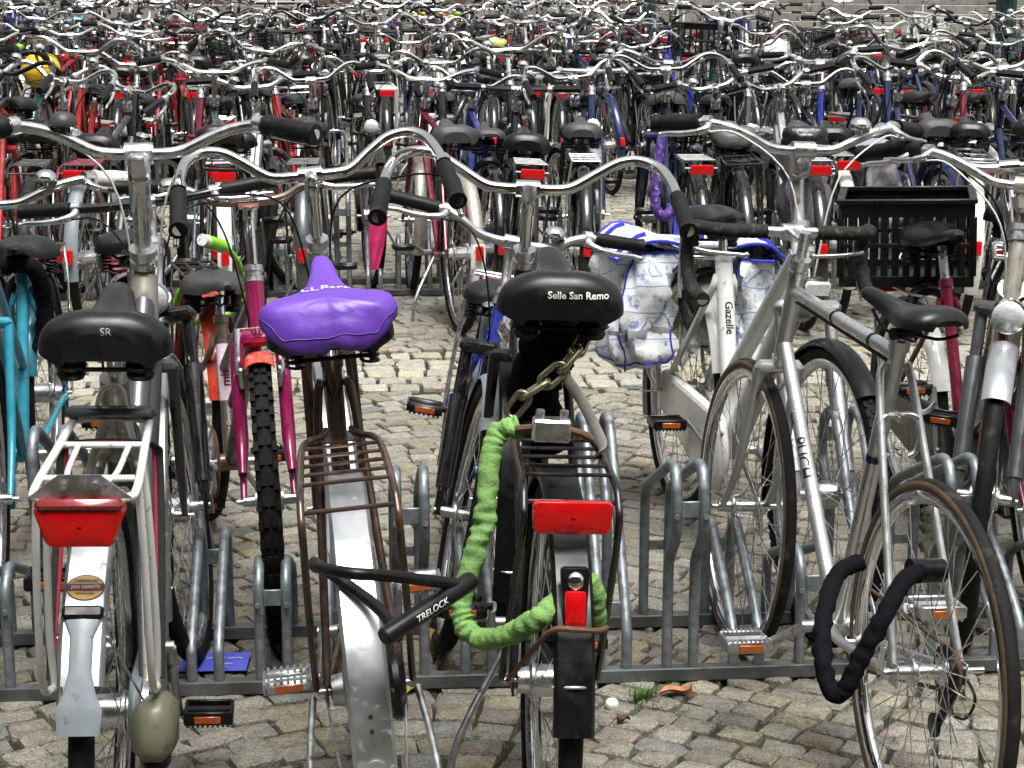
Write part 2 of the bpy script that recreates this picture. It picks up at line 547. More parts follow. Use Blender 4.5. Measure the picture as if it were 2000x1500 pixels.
def m_stem(g, kind, q):
    def f():
        b, n = MB(), NS[q]
        c = g.A(g.bz) + (g.ext, 0, 0)
        if kind == 'city':                                     # one-piece aluminium stem with clamp block
            p = spl([g.A(g.hz1 + 0.02), g.A(g.hz1 + 0.10), g.A(g.bz - 0.045) + (0.012, 0, 0), c + (-0.008, 0, -0.008)], 5)
            b.tube(p, np.linspace(0.0155, 0.021, len(p)), n)
            b.tube([c + (0, -0.027, 0), c + (0, 0.027, 0)], 0.0215, n)
            b.box(c + (-0.004, 0, -0.034), (0.046, 0.042, 0.062), Matrix.Rotation(R_(-14), 4, 'Y'), 0.010)
        elif kind == 'racer':
            b.tube([g.A(g.hz1 + 0.01), g.A(g.bz + 0.012)], 0.0115, n)
            b.tube([g.A(g.bz - 0.005), c], np.array([0.013, 0.012]), n)
            b.tube([c + (0, -0.022, 0), c + (0, 0.022, 0)], 0.0175, n)
        else:                                                  # quill
            b.tube([g.A(g.hz1 + 0.01), g.A(g.bz - 0.02)], 0.0122, n)
            b.tube(spl([g.A(g.bz - 0.045), g.A(g.bz - 0.012) + (0.004, 0, 0), c], 5), 0.0145, n)
            b.tube([c + (0, -0.024, 0), c + (0, 0.024, 0)], 0.0178, n)
            b.ball(g.A(g.bz - 0.004), 0.0142, n, 6)
        return b.mesh('stem')
    return cached(('stem', kind, q) + g.key, f)

BARS = {
    'dutch': [(0, 0, 0), (0, .055, 0), (.004, .085, .006), (.016, .125, .034), (.024, .165, .058), (.022, .205, .064), (-.004, .235, .054), (-.055, .25, .032), (-.115, .257, .004)],
    'dutchwide': [(0, 0, 0), (0, .055, 0), (.004, .09, .006), (.016, .14, .034), (.024, .185, .058), (.022, .225, .064), (-.004, .262, .054), (-.055, .28, .034), (-.115, .288, .010)],
    'city': [(0, 0, 0), (0, .045, 0), (0, .085, .006), (-.002, .14, .032), (-.012, .19, .05), (-.036, .245, .056)],
    'flat': [(0, 0, 0), (0, .05, 0), (.002, .09, .008), (0, .14, .034), (-.014, .185, .044)],
    'straight': [(0, 0, 0), (0, .06, 0), (-.002, .12, .002), (-.012, .175, .006)],
}
GRIP = {'dutch': (-.240, .262, -.050), 'dutchwide': (-.245, .296, -.040), 'city': (-.118, .335, .044), 'flat': (-.042, .305, .046), 'straight': (-.040, .295, .010)}

def bar_c(g):
    return g.A(g.bz) + (g.ext, 0, 0)

def m_bar(g, kind, q):
    def f():
        b, n = MB(), NS[q]
        c = bar_c(g)
        if kind == 'drop':
            h = spl([(0, 0, 0), (0, .10, 0), (.004, .15, 0), (.03, .182, 0), (.07, .192, -.004), (.097, .194, -.03), (.098, .195, -.075), (.065, .196, -.118), (.015, .196, -.135), (-.045, .196, -.140)], 6)
        else:
            h = spl(BARS[kind] + [GRIP[kind]], {1: 2, 2: 4, 3: 8}[q])
        p = np.vstack([(h * (1, -1, 1))[::-1], h[1:]]) + c
        b.tube(p, 0.0112 if q > 1 else 0.0098, n)
        return b.mesh('handlebar')
    return cached(('bar', kind, q) + g.key, f)

def m_grip(g, kind, s, q, ridged=True):
    def f():
        b, n = MB(), max(7, NS[q])
        c = bar_c(g)
        a, e = np.array(BARS[kind][-1]), np.array(GRIP[kind])
        d = e - a
        if q == 3:
            k = 22
            t = np.linspace(0, 1, k)
            if kind == 'city':
                r = 0.0178 + 0.0038 * np.sin(t * PI) + 0.003 * (t > .9)
                r[0:3] = 0.0215
            else:
                r = 0.0158 + (0.0011 * (np.arange(k) % 2) if ridged else 0) + 0.0015 * (t > .93)
            P = a + d * t[:, None]
        else:
            t = np.linspace(0, 1, 3)
            r = np.array([0.0165, 0.017, 0.0175])
            P = a + d * t[:, None]
        P = P * (1, s, 1) + c
        b.tube(P, r, n)
        return b.mesh('grip')
    return cached(('grip', kind, s, q, ridged) + g.key, f)

def m_lever(g, kind, s, q):
    """Brake lever: clamp, body, blade curving in front of and under the grip."""
    def f():
        b, n = MB(), NS[q]
        c = bar_c(g)
        if kind == 'drop':
            p = np.array([(.085, .194, -.02), (.125, .196, -.012), (.138, .196, -.03), (.130, .198, -.075), (.115, .203, -.125), (.10, .206, -.16)])
            b.tube(spl(p[:3], 4) * (1, s, 1) + c, np.array([.012] * 8 + [.010]), n)
            b.tube(spl(p[2:], 4) * (1, s, 1) + c, np.linspace(.0075, .0045, 13), n)
            e = np.array([(.075, .19, -.05), (.068, .15, -.056), (.062, .075, -.060)])      # safety lever
            b.tube(spl(e, 4) * (1, s, 1) + c, .0045, n)
            b.ball(e[-1] * (1, s, 1) + c, .007, 8, 6)
            return b.mesh('brake_lever')
        a, e = np.array(BARS[kind][-1]), np.array(GRIP[kind])
        a0 = np.array(BARS[kind][-2])
        d = (e - a) / np.linalg.norm(e - a)
        fw = np.cross(d, (0, 0, 1.0)) * -1
        fw = fw if fw[0] > 0 or abs(fw[1]) > .7 else -fw
        if kind == 'dutch' or kind == 'dutchwide':
            fw = np.array([0.35, 0.2, -0.9])
        else:
            fw = np.array([0.85, 0.25, -0.45])
        fw /= np.linalg.norm(fw)
        a = a - d * 0.02
        p = np.array([a, a + fw * .028 + d * .005, a + fw * .042 + d * .028, a + fw * .048 + d * .07, a + fw * .046 + d * .105, a + fw * .050 + d * .125])
        b.tube([(a - d * .008) * (1, s, 1) + c, (a + d * .012) * (1, s, 1) + c], .0165, max(8, n))
        b.tube(spl(p[:3], 3) * (1, s, 1) + c, np.linspace(.010, .0085, 7), n)
        b.tube(spl(p[2:], 5) * (1, s, 1) + c, np.linspace(.0075, .0055, 16), n, flat=1.0)
        b.ball(p[-1] * (1, s, 1) + c, .0062, 8, 6)
        return b.mesh('brake_lever')
    return cached(('lever', kind, s, q) + g.key, f)

def m_rim(g, q):
    def f():
        b = MB()
        n = {1: 20, 2: 36, 3: 80}[q]
        R = g.R
        o, w = R - 2 * g.tr * 0.82, 0.0115
        prof = [(o, -w), (o - .004, -w - .0006), (o - .014, -w), (o - .022, -w * .45), (o - .024, 0), (o - .022, w * .45), (o - .014, w), (o - .004, w + .0006), (o, w)]
        if q == 1:
            prof = [(o, -w), (o - .02, -w * .7), (o - .02, w * .7), (o, w)]
        b.lathe(prof, n)
        if q == 1:
            for i in range(14):
                a = 2 * PI * i / 14
                s = 1 if i % 2 else -1
                b.tube([(.02 * math.cos(a + s), s * .026, .02 * math.sin(a + s)), ((o - .02) * math.cos(a), 0, (o - .02) * math.sin(a))], .0014, 3, caps=False)
        return b.mesh('rim', 50)
    return cached(('rim', q, g.R, g.tr), f)

def m_tyre(g, q):
    def f():
        b = MB()
        n = {1: 20, 2: 40, 3: 96}[q]
        k = {1: 5, 2: 8, 3: 14}[q]
        a = np.linspace(-2.45, 2.45, k)
        rc = g.R - g.tr
        prof = [(rc + g.tr * math.cos(t), g.tr * math.sin(t)) for t in a]
        b.lathe(prof, n)
        return b.mesh('tyre', 60)
    return cached(('tyre', q, g.R, g.tr), f)

def m_wall(g):
    """tan sidewalls"""
    def f():
        b = MB()
        rc = g.R - g.tr
        for s in (-1, 1):
            a = np.linspace(0.95, 2.3, 6)
            b.lathe([(rc + (g.tr + .0008) * math.cos(t), s * (g.tr + .0008) * math.sin(t)) for t in a], 96)
        return b.mesh('sidewall', 60)
    return cached(('wall', g.R, g.tr), f)

def m_spokes(g, q):
    def f():
        b = MB()
        ns = {1: 12, 2: 28, 3: 36}[q]
        ro, rh = g.R - 2 * g.tr * 0.82 - 0.022, 0.022
        for i in range(ns):
            a = 2 * PI * i / ns
            s = 1 if i % 2 else -1
            cr = (1 if (i // 2) % 2 else -1) * R_(72)
            p0 = (rh * math.cos(a + cr), s * 0.028, rh * math.sin(a + cr))
            p1 = (ro * math.cos(a), s * 0.002, ro * math.sin(a))
            b.tube([p0, p1], 0.00115 if q == 3 else 0.0013, 4 if q == 3 else 3, caps=False)
        return b.mesh('spokes', 80)
    return cached(('spokes', q, g.R, g.tr), f)

def m_hub(kind, q):
    def f():
        b = MB()
        n = {1: 8, 2: 10, 3: 24}[q]
        r = {'thin': .013, 'drum': .036, 'gear': .030, 'dynamo': .033}[kind]
        prof = [(.004, -.075), (.0055, -.075), (.0055, -.062), (.012, -.06), (.013, -.034), (.026, -.032), (.026, -.026), (r, -.022), (r, .022), (.026, .026), (.026, .032), (.013, .034), (.012, .06), (.0055, .062), (.0055, .075), (.004, .075)]
        if kind in ('drum', 'gear'):
            prof = [(.004, -.08), (.006, -.08), (.006, -.062), (r * .7, -.058), (r, -.05), (r, -.034), (r + .004, -.032), (r + .004, -.027), (r * .93, -.024), (r * .93, .024), (r + .004, .027), (r + .004, .032), (r * .8, .036), (r * .7, .055), (.006, .058), (.006, .08), (.004, .08)]
        b.lathe(prof, n)
        return b.mesh('hub', 30)
    return cached(('hub', kind, q), f)

def m_guard(g, a0, a1, q, w=0.029, up=0.014, kind='round'):
    """Mudguard: shell swept about the axle from angle a0 to a1 (degrees, 0 = forward, 90 = up)."""
    def f():
        b = MB()
        n = {1: 8, 2: 16, 3: 40}[q]
        k = {1: 5, 2: 7, 3: 11}[q]
        R = g.R + up
        th = np.linspace(-1.35, 1.35, k)
        if kind == 'flat':
            sec = [(-w, -.016), (-w, -.002), (-w * .82, .004), (w * .82, .004), (w, -.002), (w, -.016)]
        else:
            sec = [(w * math.sin(t) / math.sin(1.35), 0.016 * (math.cos(t) - 1) / (1 - math.cos(1.35))) for t in th]
        sec = np.array(sec)
        inn = sec[::-1] * (.95, 1) - (0, .0022)
        full = np.vstack([sec, inn])
        a = np.radians(np.linspace(a0, a1, n))
        P = np.zeros((n, len(full), 3))
        rr = R + full[:, 1]
        P[:, :, 0] = rr[None] * np.cos(a)[:, None]
        P[:, :, 2] = rr[None] * np.sin(a)[:, None]
        P[:, :, 1] = full[None, :, 0]
        n0 = b.n
        b.grid(P, cv=True)
        m = len(full)
        b.F.append(tuple(n0 + j for j in range(m))[::-1])
        b.F.append(tuple(n0 + (n - 1) * m + j for j in range(m)))
        return b.mesh('mudguard', 45)
    return cached(('guard', a0, a1, q, w, up, kind, g.R), f)

def m_stays(g, ang, q, w=0.029, up=0.014):
    """Thin wire stays from the axle ends to the mudguard edge at the given angles."""
    def f():
        b = MB()
        for an in ang:
            a = R_(an)
            r = g.R + up - 0.008
            e = np.array([r * math.cos(a), 0, r * math.sin(a)])
            for s in (-1, 1):
                b.tube(spl([(0, s * .068, 0), (e[0] * .55, s * (w + .018), e[2] * .55), (e[0], s * (w + .002), e[2])], 4), .0022, 5)
            if q == 3:
                b.tube(spl([(e[0], -(w + .002), e[2]), (e[0] * 1.045, 0, e[2] * 1.045), (e[0], w + .002, e[2])], 5), .0024, 5)
        return b.mesh('stay')
    return cached(('stays', tuple(ang), q, w, up, g.R), f)

SADT = np.array([0, .03, .10, .20, .32, .45, .58, .72, .86, .95, 1.0])
SADW = {'comfort': np.array([.066, .089, .103, .109, .094, .062, .043, .036, .031, .026, .010]),
        'city': np.array([.055, .075, .087, .091, .078, .054, .039, .032, .028, .023, .009]),
        'racer': np.array([.040, .060, .072, .074, .062, .044, .030, .024, .021, .017, .005])}
SADH = {'comfort': np.array([-.014, .006, .016, .014, .004, -.004, -.002, .004, .009, .009, -.002]),
        'city': np.array([-.012, .006, .015, .014, .005, -.002, -.001, .004, .008, .007, -.003]),
        'racer': np.array([-.004, .010, .016, .015, .007, .000, .000, .004, .008, .006, -.004])}
SADD = {'comfort': np.array([.056, .066, .072, .069, .060, .052, .047, .043, .038, .032, .018]),
        'city': np.array([.044, .053, .058, .056, .050, .044, .038, .034, .030, .024, .012]),
        'racer': np.array([.022, .034, .042, .044, .042, .038, .034, .030, .026, .020, .010])}

def saddle_surface(kind, q, L=0.285, grow=0.0, groove=True, rag=0.0):
    m = {1: 7, 2: 16, 3: 34}[q]
    t = np.linspace(0, 1, m) ** 1.0
    t = 0.5 * (t + (1 - np.cos(t * PI)) / 2)
    w = np.interp(t, SADT, SADW[kind]) + grow
    top = np.interp(t, SADT, SADH[kind]) + grow * .7
    dp = np.interp(t, SADT, SADD[kind]) + grow * 1.5
    if q > 1:
        ker = np.array([.25, .5, .25])
        for a in (w, top, dp):
            a[1:-1] = np.convolve(a, ker, 'valid')
    k = {1: 7, 2: 13, 3: 25}[q]
    u = np.sin(np.linspace(-PI / 2, PI / 2, k))
    zs = 1 - (1 - np.abs(u) ** 2.5) ** (1 / 2.5)
    nb = 5
    P = np.zeros((m, k + nb, 3))
    x = -L * 0.46 + L * t
    P[:, :, 0] = x[:, None] - grow * 1.0 * (1 - 2 * t)[:, None]
    P[:, :k, 1] = w[:, None] * u[None]
    P[:, :k, 2] = top[:, None] - dp[:, None] * zs[None]
    if groove:
        gv = np.exp(-((t - .38) / .22) ** 2) * .007
        P[:, :k, 2] -= gv[:, None] * np.exp(-(P[:, :k, 1] / .014) ** 2)
    ub = np.linspace(.86, -.86, nb)
    P[:, k:, 1] = w[:, None] * ub[None]
    P[:, k:, 2] = (top - dp + .010)[:, None]
    return P, k

def m_saddle(kind, q):
    def f():
        b = MB()
        P, k = saddle_surface(kind, q)
        m, n = P.shape[:2]
        n0 = b.n
        b.grid(P, cv=True)
        b.F.append(tuple(n0 + j for j in range(n)))
        b.F.append(tuple(n0 + (m - 1) * n + j for j in range(n))[::-1])
        return b.mesh('saddle', 55)
    return cached(('saddle', kind, q), f)

def m_under(kind, q):
    """Saddle chassis: rails, clamp and springs or rubber buffers."""
    def f():
        b = MB()
        n = NS[q]
        for s in (-1, 1):
            b.tube(spl([(-.10, s * .055, -.045), (-.06, s * .03, -.062), (.04, s * .022, -.062), (.10, s * .012, -.035)], 3), .0036, max(5, n - 3))
            if kind == 'coil' and q > 1:
                a = np.linspace(0, 2 * PI * 5, 50)
                b.tube(np.stack([-.095 + .015 * np.cos(a), s * .062 + .015 * np.sin(a), -.05 - .045 * a / a[-1]], -1), .0028, 5)
            elif kind == 'buffer':
                pr = [(.0, -.10), (.020, -.10), (.024, -.092), (.021, -.086), (.026, -.078), (.022, -.070), (.027, -.062), (.024, -.05), (.024, -.03)]
                b.lathe(pr, max(8, n), (-.085, s * .055, 0), 'z')
            elif kind != 'rails':
                b.tube([(-.095, s * .058, -.045), (-.095, s * .056, -.085)], .012, max(6, n))
        if kind != 'rails':
            b.tube([(-.095, -.056, -.083), (-.095, .056, -.083)], .004, 6)
        b.tube([(0, -.034, -.062), (0, .034, -.062)], .013, max(6, n))
        return b.mesh('chassis')
    return cached(('under', kind, q), f)

def m_post(g, q):
    def f():
        return MB().tube([g.S(g.st - .02), g.S(g.sz - .062)], .0128, max(6, NS[q])).mesh('seat_post')
    return cached(('post', q) + g.key, f)

def sad_m(g):
    p = g.S(g.sz - .018)
    return Matrix.Translation(Vector(p)) @ Matrix.Rotation(R_(-3.5), 4, 'Y')

def m_carrier(g, kind, q):
    """Rear carrier; z of the platform just above the mudguard."""
    def f():
        b, n = MB(), {1: 4, 2: 6, 3: 12}[q]
        z = 2 * g.R + 0.052
        ax = -g.wb
        if kind == 'classic':
            for s in (-1, 1):
                b.tube(spl([(ax + .20, s * .022, z), (ax + .155, s * .034, z), (ax + .10, s * .064, z), (ax - .13, s * .072, z - .006), (ax - .185, s * .074, z - .028), (ax - .195, s * .075, z - .075), (ax - .10, s * .079, g.R + .17), (ax + .0, s * .081, g.R + .005)], {1: 1, 2: 2, 3: 5}[q]), .0062, n)
            for k, xx in enumerate((.09, .035, -.02, -.075, -.13)):
                b.tube([(ax + xx, -.067, z - .001), (ax + xx, .067, z - .001)], .0034, max(4, n - 4))
            b.box((ax + .16, 0, z - .003), (.07, .066, .003))
            b.tube([(ax - .185, -.074, z - .03), (ax - .185, .074, z - .03)], .004, max(4, n - 4))
        elif kind == 'hoop':                                   # welded aluminium carrier with round front hoop
            P = spl([(ax + .17, .062, z + .012), (ax + .0, .068, z + .004), (ax - .19, .074, z - .004), (ax - .235, .062, z - .006), (ax - .245, 0, z - .007), (ax - .235, -.062, z - .006), (ax - .19, -.074, z - .004), (ax + .0, -.068, z + .004), (ax + .17, -.062, z + .012)], {1: 1, 2: 3, 3: 6}[q])
            b.tube(P, .0068, n)
            b.tube(spl([(ax + .05, -.04, z), (ax - .14, -.034, z - .002), (ax - .165, 0, z - .003), (ax - .14, .034, z - .002), (ax + .05, .04, z)], 4), .0048, n)
            for xx in (.05, -.15):
                b.tube([(ax + xx, -.067, z), (ax + xx, .067, z)], .0055, n)
            b.tube(spl([(ax + .17, -.062, z + .012), (ax + .185, 0, z + .014), (ax + .17, .062, z + .012)], 4), .007, n)
            for s in (-1, 1):
                b.tube(spl([(ax - .06, s * .07, z - .004), (ax - .055, s * .078, z - .09), (ax - .02, s * .084, g.R + .12), (ax + .005, s * .082, g.R + .01)], 4), .0062, n)
                b.tube(spl([(ax - .17, s * .074, z - .004), (ax - .16, s * .08, z - .12), (ax - .11, s * .084, g.R + .06), (ax + .0, s * .083, g.R + .005)], 4), .0062, n)
        else:                                                  # wire carrier
            for s in (-1, 1):
                b.tube(spl([(ax + .2, s * .03, z), (ax + .12, s * .055, z), (ax - .2, s * .058, z)], 3), .0042, n)
                b.tube(spl([(ax - .17, s * .058, z), (ax - .12, s * .07, z - .1), (ax, s * .08, g.R)], 3), .0042, n)
                b.tube([(ax + .1, s * .02, z), (ax - .2, s * .02, z)], .003, max(4, n - 4))
            for xx in (.1, 0, -.1, -.2):
                b.tube([(ax + xx, -.058, z), (ax + xx, .058, z)], .0035, max(4, n - 4))
        return b.mesh('carrier')
    return cached(('carrier', kind, q) + g.key, f)

def m_plate(w, h, d, taper=0.0, q=3, bow=0.004):
    """Reflector body facing -x: rounded plate w wide, h high, d deep; taper narrows its foot."""
    def f():
        b = MB()
        c = min(w, h) * 0.16
        def ring(i, x, bw=0):
            pts = []
            for sy, sz, a0 in ((1, 1, 0), (-1, 1, 90), (-1, -1, 180), (1, -1, 270)):
                for k in range(4):
                    a = R_(a0 + 30 * k)
                    y = sy * (w / 2 - c) + math.cos(a) * c
                    z = sz * (h / 2 - c) + math.sin(a) * c
                    y *= 1 - taper * (0.5 - z / h)
                    pts.append((x, y * i, z * i))
            return pts
        P = np.array([ring(.96, d / 2), ring(1, d / 2 - .003), ring(1, -d / 2 + .003), ring(.95, -d / 2 - bow * .2), ring(.6, -d / 2 - bow), ring(.05, -d / 2 - bow)])
        n0 = b.n
        b.grid(P, cv=True)
        b.F.append(tuple(n0 + j for j in range(16)))
        return b.mesh('reflector', 35)
    return cached(('plate', w, h, d, taper, bow), f)

def m_lamp(kind, q):
    """Headlamp pointing +x; body mesh and lens mesh."""
    def f():
        b, l = MB(), MB()
        n = {1: 8, 2: 12, 3: 28}[q]
        if kind == 'bullet':
            b.lathe([(.0, -.065), (.014, -.062), (.026, -.045), (.034, -.015), (.037, .012), (.038, .02), (.034, .021)], n, ax='x')
            l.lathe([(.0355, .018), (.03, .026), (.016, .031), (0, .032)], n, ax='x')
        elif kind == 'ball':
            b.lathe([(.0, -.045), (.02, -.042), (.036, -.026), (.043, 0), (.041, .014), (.037, .016)], n, ax='x')
            l.lathe([(.039, .013), (.032, .024), (.018, .031), (0, .033)], n, ax='x')
        else:
            b.box((-.01, 0, 0), (.06, .07, .045), None, .014)
            l.box((.021, 0, -.001), (.012, .064, .038), None, .008)
        return b.mesh('headlamp'), l.mesh('lens')
    return cached(('lamp', kind, q), f)

def m_crank(g, q, a, s):
    def f():
        b, n = MB(), {1: 5, 2: 7, 3: 12}[q]
        e = np.array([.17 * math.cos(R_(a)), 0, .17 * math.sin(R_(a))])
        b.tube([(0, s * .066, 0), (e[0] * .5, s * .071, e[2] * .5), (e[0], s * .076, e[2])], np.array([.0135, .0095, .0105]), n, flat=.7)
        b.tube([(0, s * .03, 0), (0, s * .075, 0)], .012, n)
        return b.mesh('crank_arm')
    return cached(('crank', q, round(a) % 360, s), f)

def m_ring(q):
    def f():
        b = MB()
        n = {1: 16, 2: 24, 3: 60}[q]
        b.lathe([(.082, -.0015), (.089, -.001), (.089, .001), (.082, .0015), (.075, .001), (.075, -.001)], n, (0, -.045, 0), closed=True)
        for i in range(5):
            a = 2 * PI * i / 5
            b.tube([(.015 * math.cos(a), -.046, .015 * math.sin(a)), (.078 * math.cos(a), -.045, .078 * math.sin(a))], .006, 5)
        return b.mesh('chainring')
    return cached(('ring', q), f)

def m_chain(g, q):
    def f():
        b = MB()
        dx = -g.wb - g.bbx
        dz = g.R - g.bbz
        r1, r2 = .088, .037
        a0 = math.atan2(dz, dx)
        pts = []
        for a in np.linspace(a0 - PI / 2 - .1, a0 - PI * 1.5 + .1, 14):
            pts.append((r1 * math.cos(a), -.045, r1 * math.sin(a)))
        for a in np.linspace(a0 + PI / 2 + .1, a0 - PI / 2 - .1, 10):
            pts.append((dx + r2 * math.cos(a), -.045, dz + r2 * math.sin(a)))
        b.tube(pts, .0042, 5, closed=True)
        b.lathe([(.012, -.004), (.036, -.003), (.036, .003), (.012, .004)], 20, (dx, -.045, dz))
        return b.mesh('chain')
    return cached(('chain', q) + g.key, f)

def m_case(g, q, h0=.105, h1=.06, th=.034):
    """Chain case: a rounded teardrop box from bottom bracket to rear axle."""
    def f():
        b = MB()
        dx = -g.wb - g.bbx
        dz = g.R - g.bbz
        n = {1: 5, 2: 9, 3: 18}[q]
        ol = []
        for a in np.linspace(-PI / 2, PI / 2, n):
            ol.append((h0 * math.cos(a), h0 * math.sin(a)))
        for a in np.linspace(PI / 2, PI * 1.5, n):
            ol.append((dx + h1 * math.cos(a), dz + h1 * math.sin(a)))
        ol = np.array(ol)
        c = ol.mean(0)
        P = []
        for sc, y in ((.86, -th / 2), (.97, -th / 2 + .004), (1, -th / 2 + .012), (1, th / 2 - .012), (.97, th / 2 - .004), (.86, th / 2)):
            r = c + (ol - c) * sc
            P.append(np.stack([r[:, 0], np.full(len(r), y - .052), r[:, 1]], -1))
        P = np.array(P)
        m = len(ol)
        n0 = b.n
        b.grid(P, cv=True)
        b.F.append(tuple(n0 + j for j in range(m)))
        b.F.append(tuple(n0 + 5 * m + j for j in range(m))[::-1])
        return b.mesh('chain_case', 40)
    return cached(('case', q, h0, h1, th) + g.key, f)

def m_pedal(kind, q):
    """Pedal spindle along +y from the origin."""
    def f():
        b = MB()
        b.tube([(0, 0, 0), (0, .10, 0)], .0075, 6)
        if kind == 'block':
            for x in (-.027, .027):
                b.box((x, .058, 0), (.026, .088, .024), None, .006 if q > 1 else 0)
                if q == 3:
                    for i in range(7):
                        b.box((x, .022 + i * .012, .012), (.024, .005, .006), None, 0)
            b.box((0, .016, 0), (.07, .006, .02), None, 0)
            b.box((0, .102, 0), (.07, .005, .02), None, 0)
        else:
            for x in (-.032, .032):
                b.box((x, .058, 0), (.008, .09, .026), None, .002)
            b.box((0, .016, 0), (.07, .008, .022), None, .002)
            b.box((0, .102, 0), (.07, .008, .022), None, .002)
            b.tube([(0, .014, 0), (0, .10, 0)], .013, 8)
            if q == 3:
                for x in (-.032, .032):
                    for i in range(9):
                        b.box((x, .02 + i * .0095, .014), (.008, .004, .005), None, 0)
        return b.mesh('pedal')
    return cached(('pedal', kind, q), f)

def m_amber(sx):
    def f():
        b = MB()
        b.box((sx * .0405, .058, 0), (.004, .05, .014), None, .001)
        return b.mesh('pedal_reflector')
    return cached(('amber', sx), f)

def m_stand(g, q, side=1):
    def f():
        b = MB()
        x = g.bbx - .02
        b.tube(spl([(x - .03, side * .03, g.bbz - .01), (x - .05, side * .06, g.bbz - .06), (x - .11, side * .13, .10), (x - .125, side * .15, .004)], 3), .0075, max(5, NS[q] - 2))
        return b.mesh('kickstand')
    return cached(('stand', q, side) + g.key, f)

def m_rearstand(g, q):
    """Double-leg stand folded up beside the rear wheel."""
    def f():
        b = MB()
        for s in (-1, 1):
            b.tube(spl([(-g.wb, s * .088, g.R - .01), (-g.wb - .12, s * .10, g.R - .06), (-g.wb - .28, s * .105, g.R - .13)], 3), .0062, max(5, NS[q] - 2))
        return b.mesh('kickstand')
    return cached(('rstand', q) + g.key, f)

def m_framelock(g, q):
    """Ring lock round the rear wheel at the seat stays."""
    def f():
        b = MB()
        n = NS[q]
        c = np.array([-g.wb + .17, 0, g.R + .30])
        a = np.linspace(R_(-40), R_(220), 20)
        p = np.stack([c[0] - .03 * np.sin(a), c[1] + .058 * np.cos(a), c[2] + .062 * np.sin(a)], -1)
        b.tube(p, np.interp(np.arange(20), [0, 4, 10, 16, 19], [.010, .012, .019, .012, .010]), max(6, n))
        return b.mesh('ring_lock')
    return cached(('rlock', q) + g.key, f)

def m_bell(q):
    def f():
        b = MB()
        b.lathe([(0, .026), (.012, .025), (.022, .018), (.027, .006), (.027, 0), (.02, -.003), (.006, -.006), (.006, -.02)], {1: 8, 2: 12, 3: 24}[q], ax='z')
        return b.mesh('bell')
    return cached(('bell', q), f)

def cable(pts, r=.0024, k=7, n=6):
    return MB().tube(spl(pts, k), r, n).mesh('cable', 80)

# ------------------------------------------------------------------ assembling a bicycle
MW = {}

def mw(o):
    return MW[o.name]

def place(front, yaw, lean):
    return Matrix.Translation((front[0], front[1], 0)) @ Matrix.Rotation(yaw, 4, 'Z') @ Matrix.Rotation(R_(lean), 4, 'X')

def wheel(root, g, pos, hub, q, rim=alu, tyre=rubber, stm=None, wall=False, spm=None, spin=0.0):
    m = (stm or Matrix.Identity(4)) @ Matrix.Translation(Vector(pos)) @ Matrix.Rotation(spin, 4, 'Y')
    w = ob('wheel', m_rim(g, q), rim, root, m)
    ob('tyre', m_tyre(g, q), tyre, w)
    if q > 1:
        ob('spokes', m_spokes(g, q), spm or spoke_m, w)
        ob('hub', m_hub(hub, q), alu if hub != 'drum' else alu_dull, w)
    if wall:
        ob('sidewall', m_wall(g), gumwall, w)
    return w

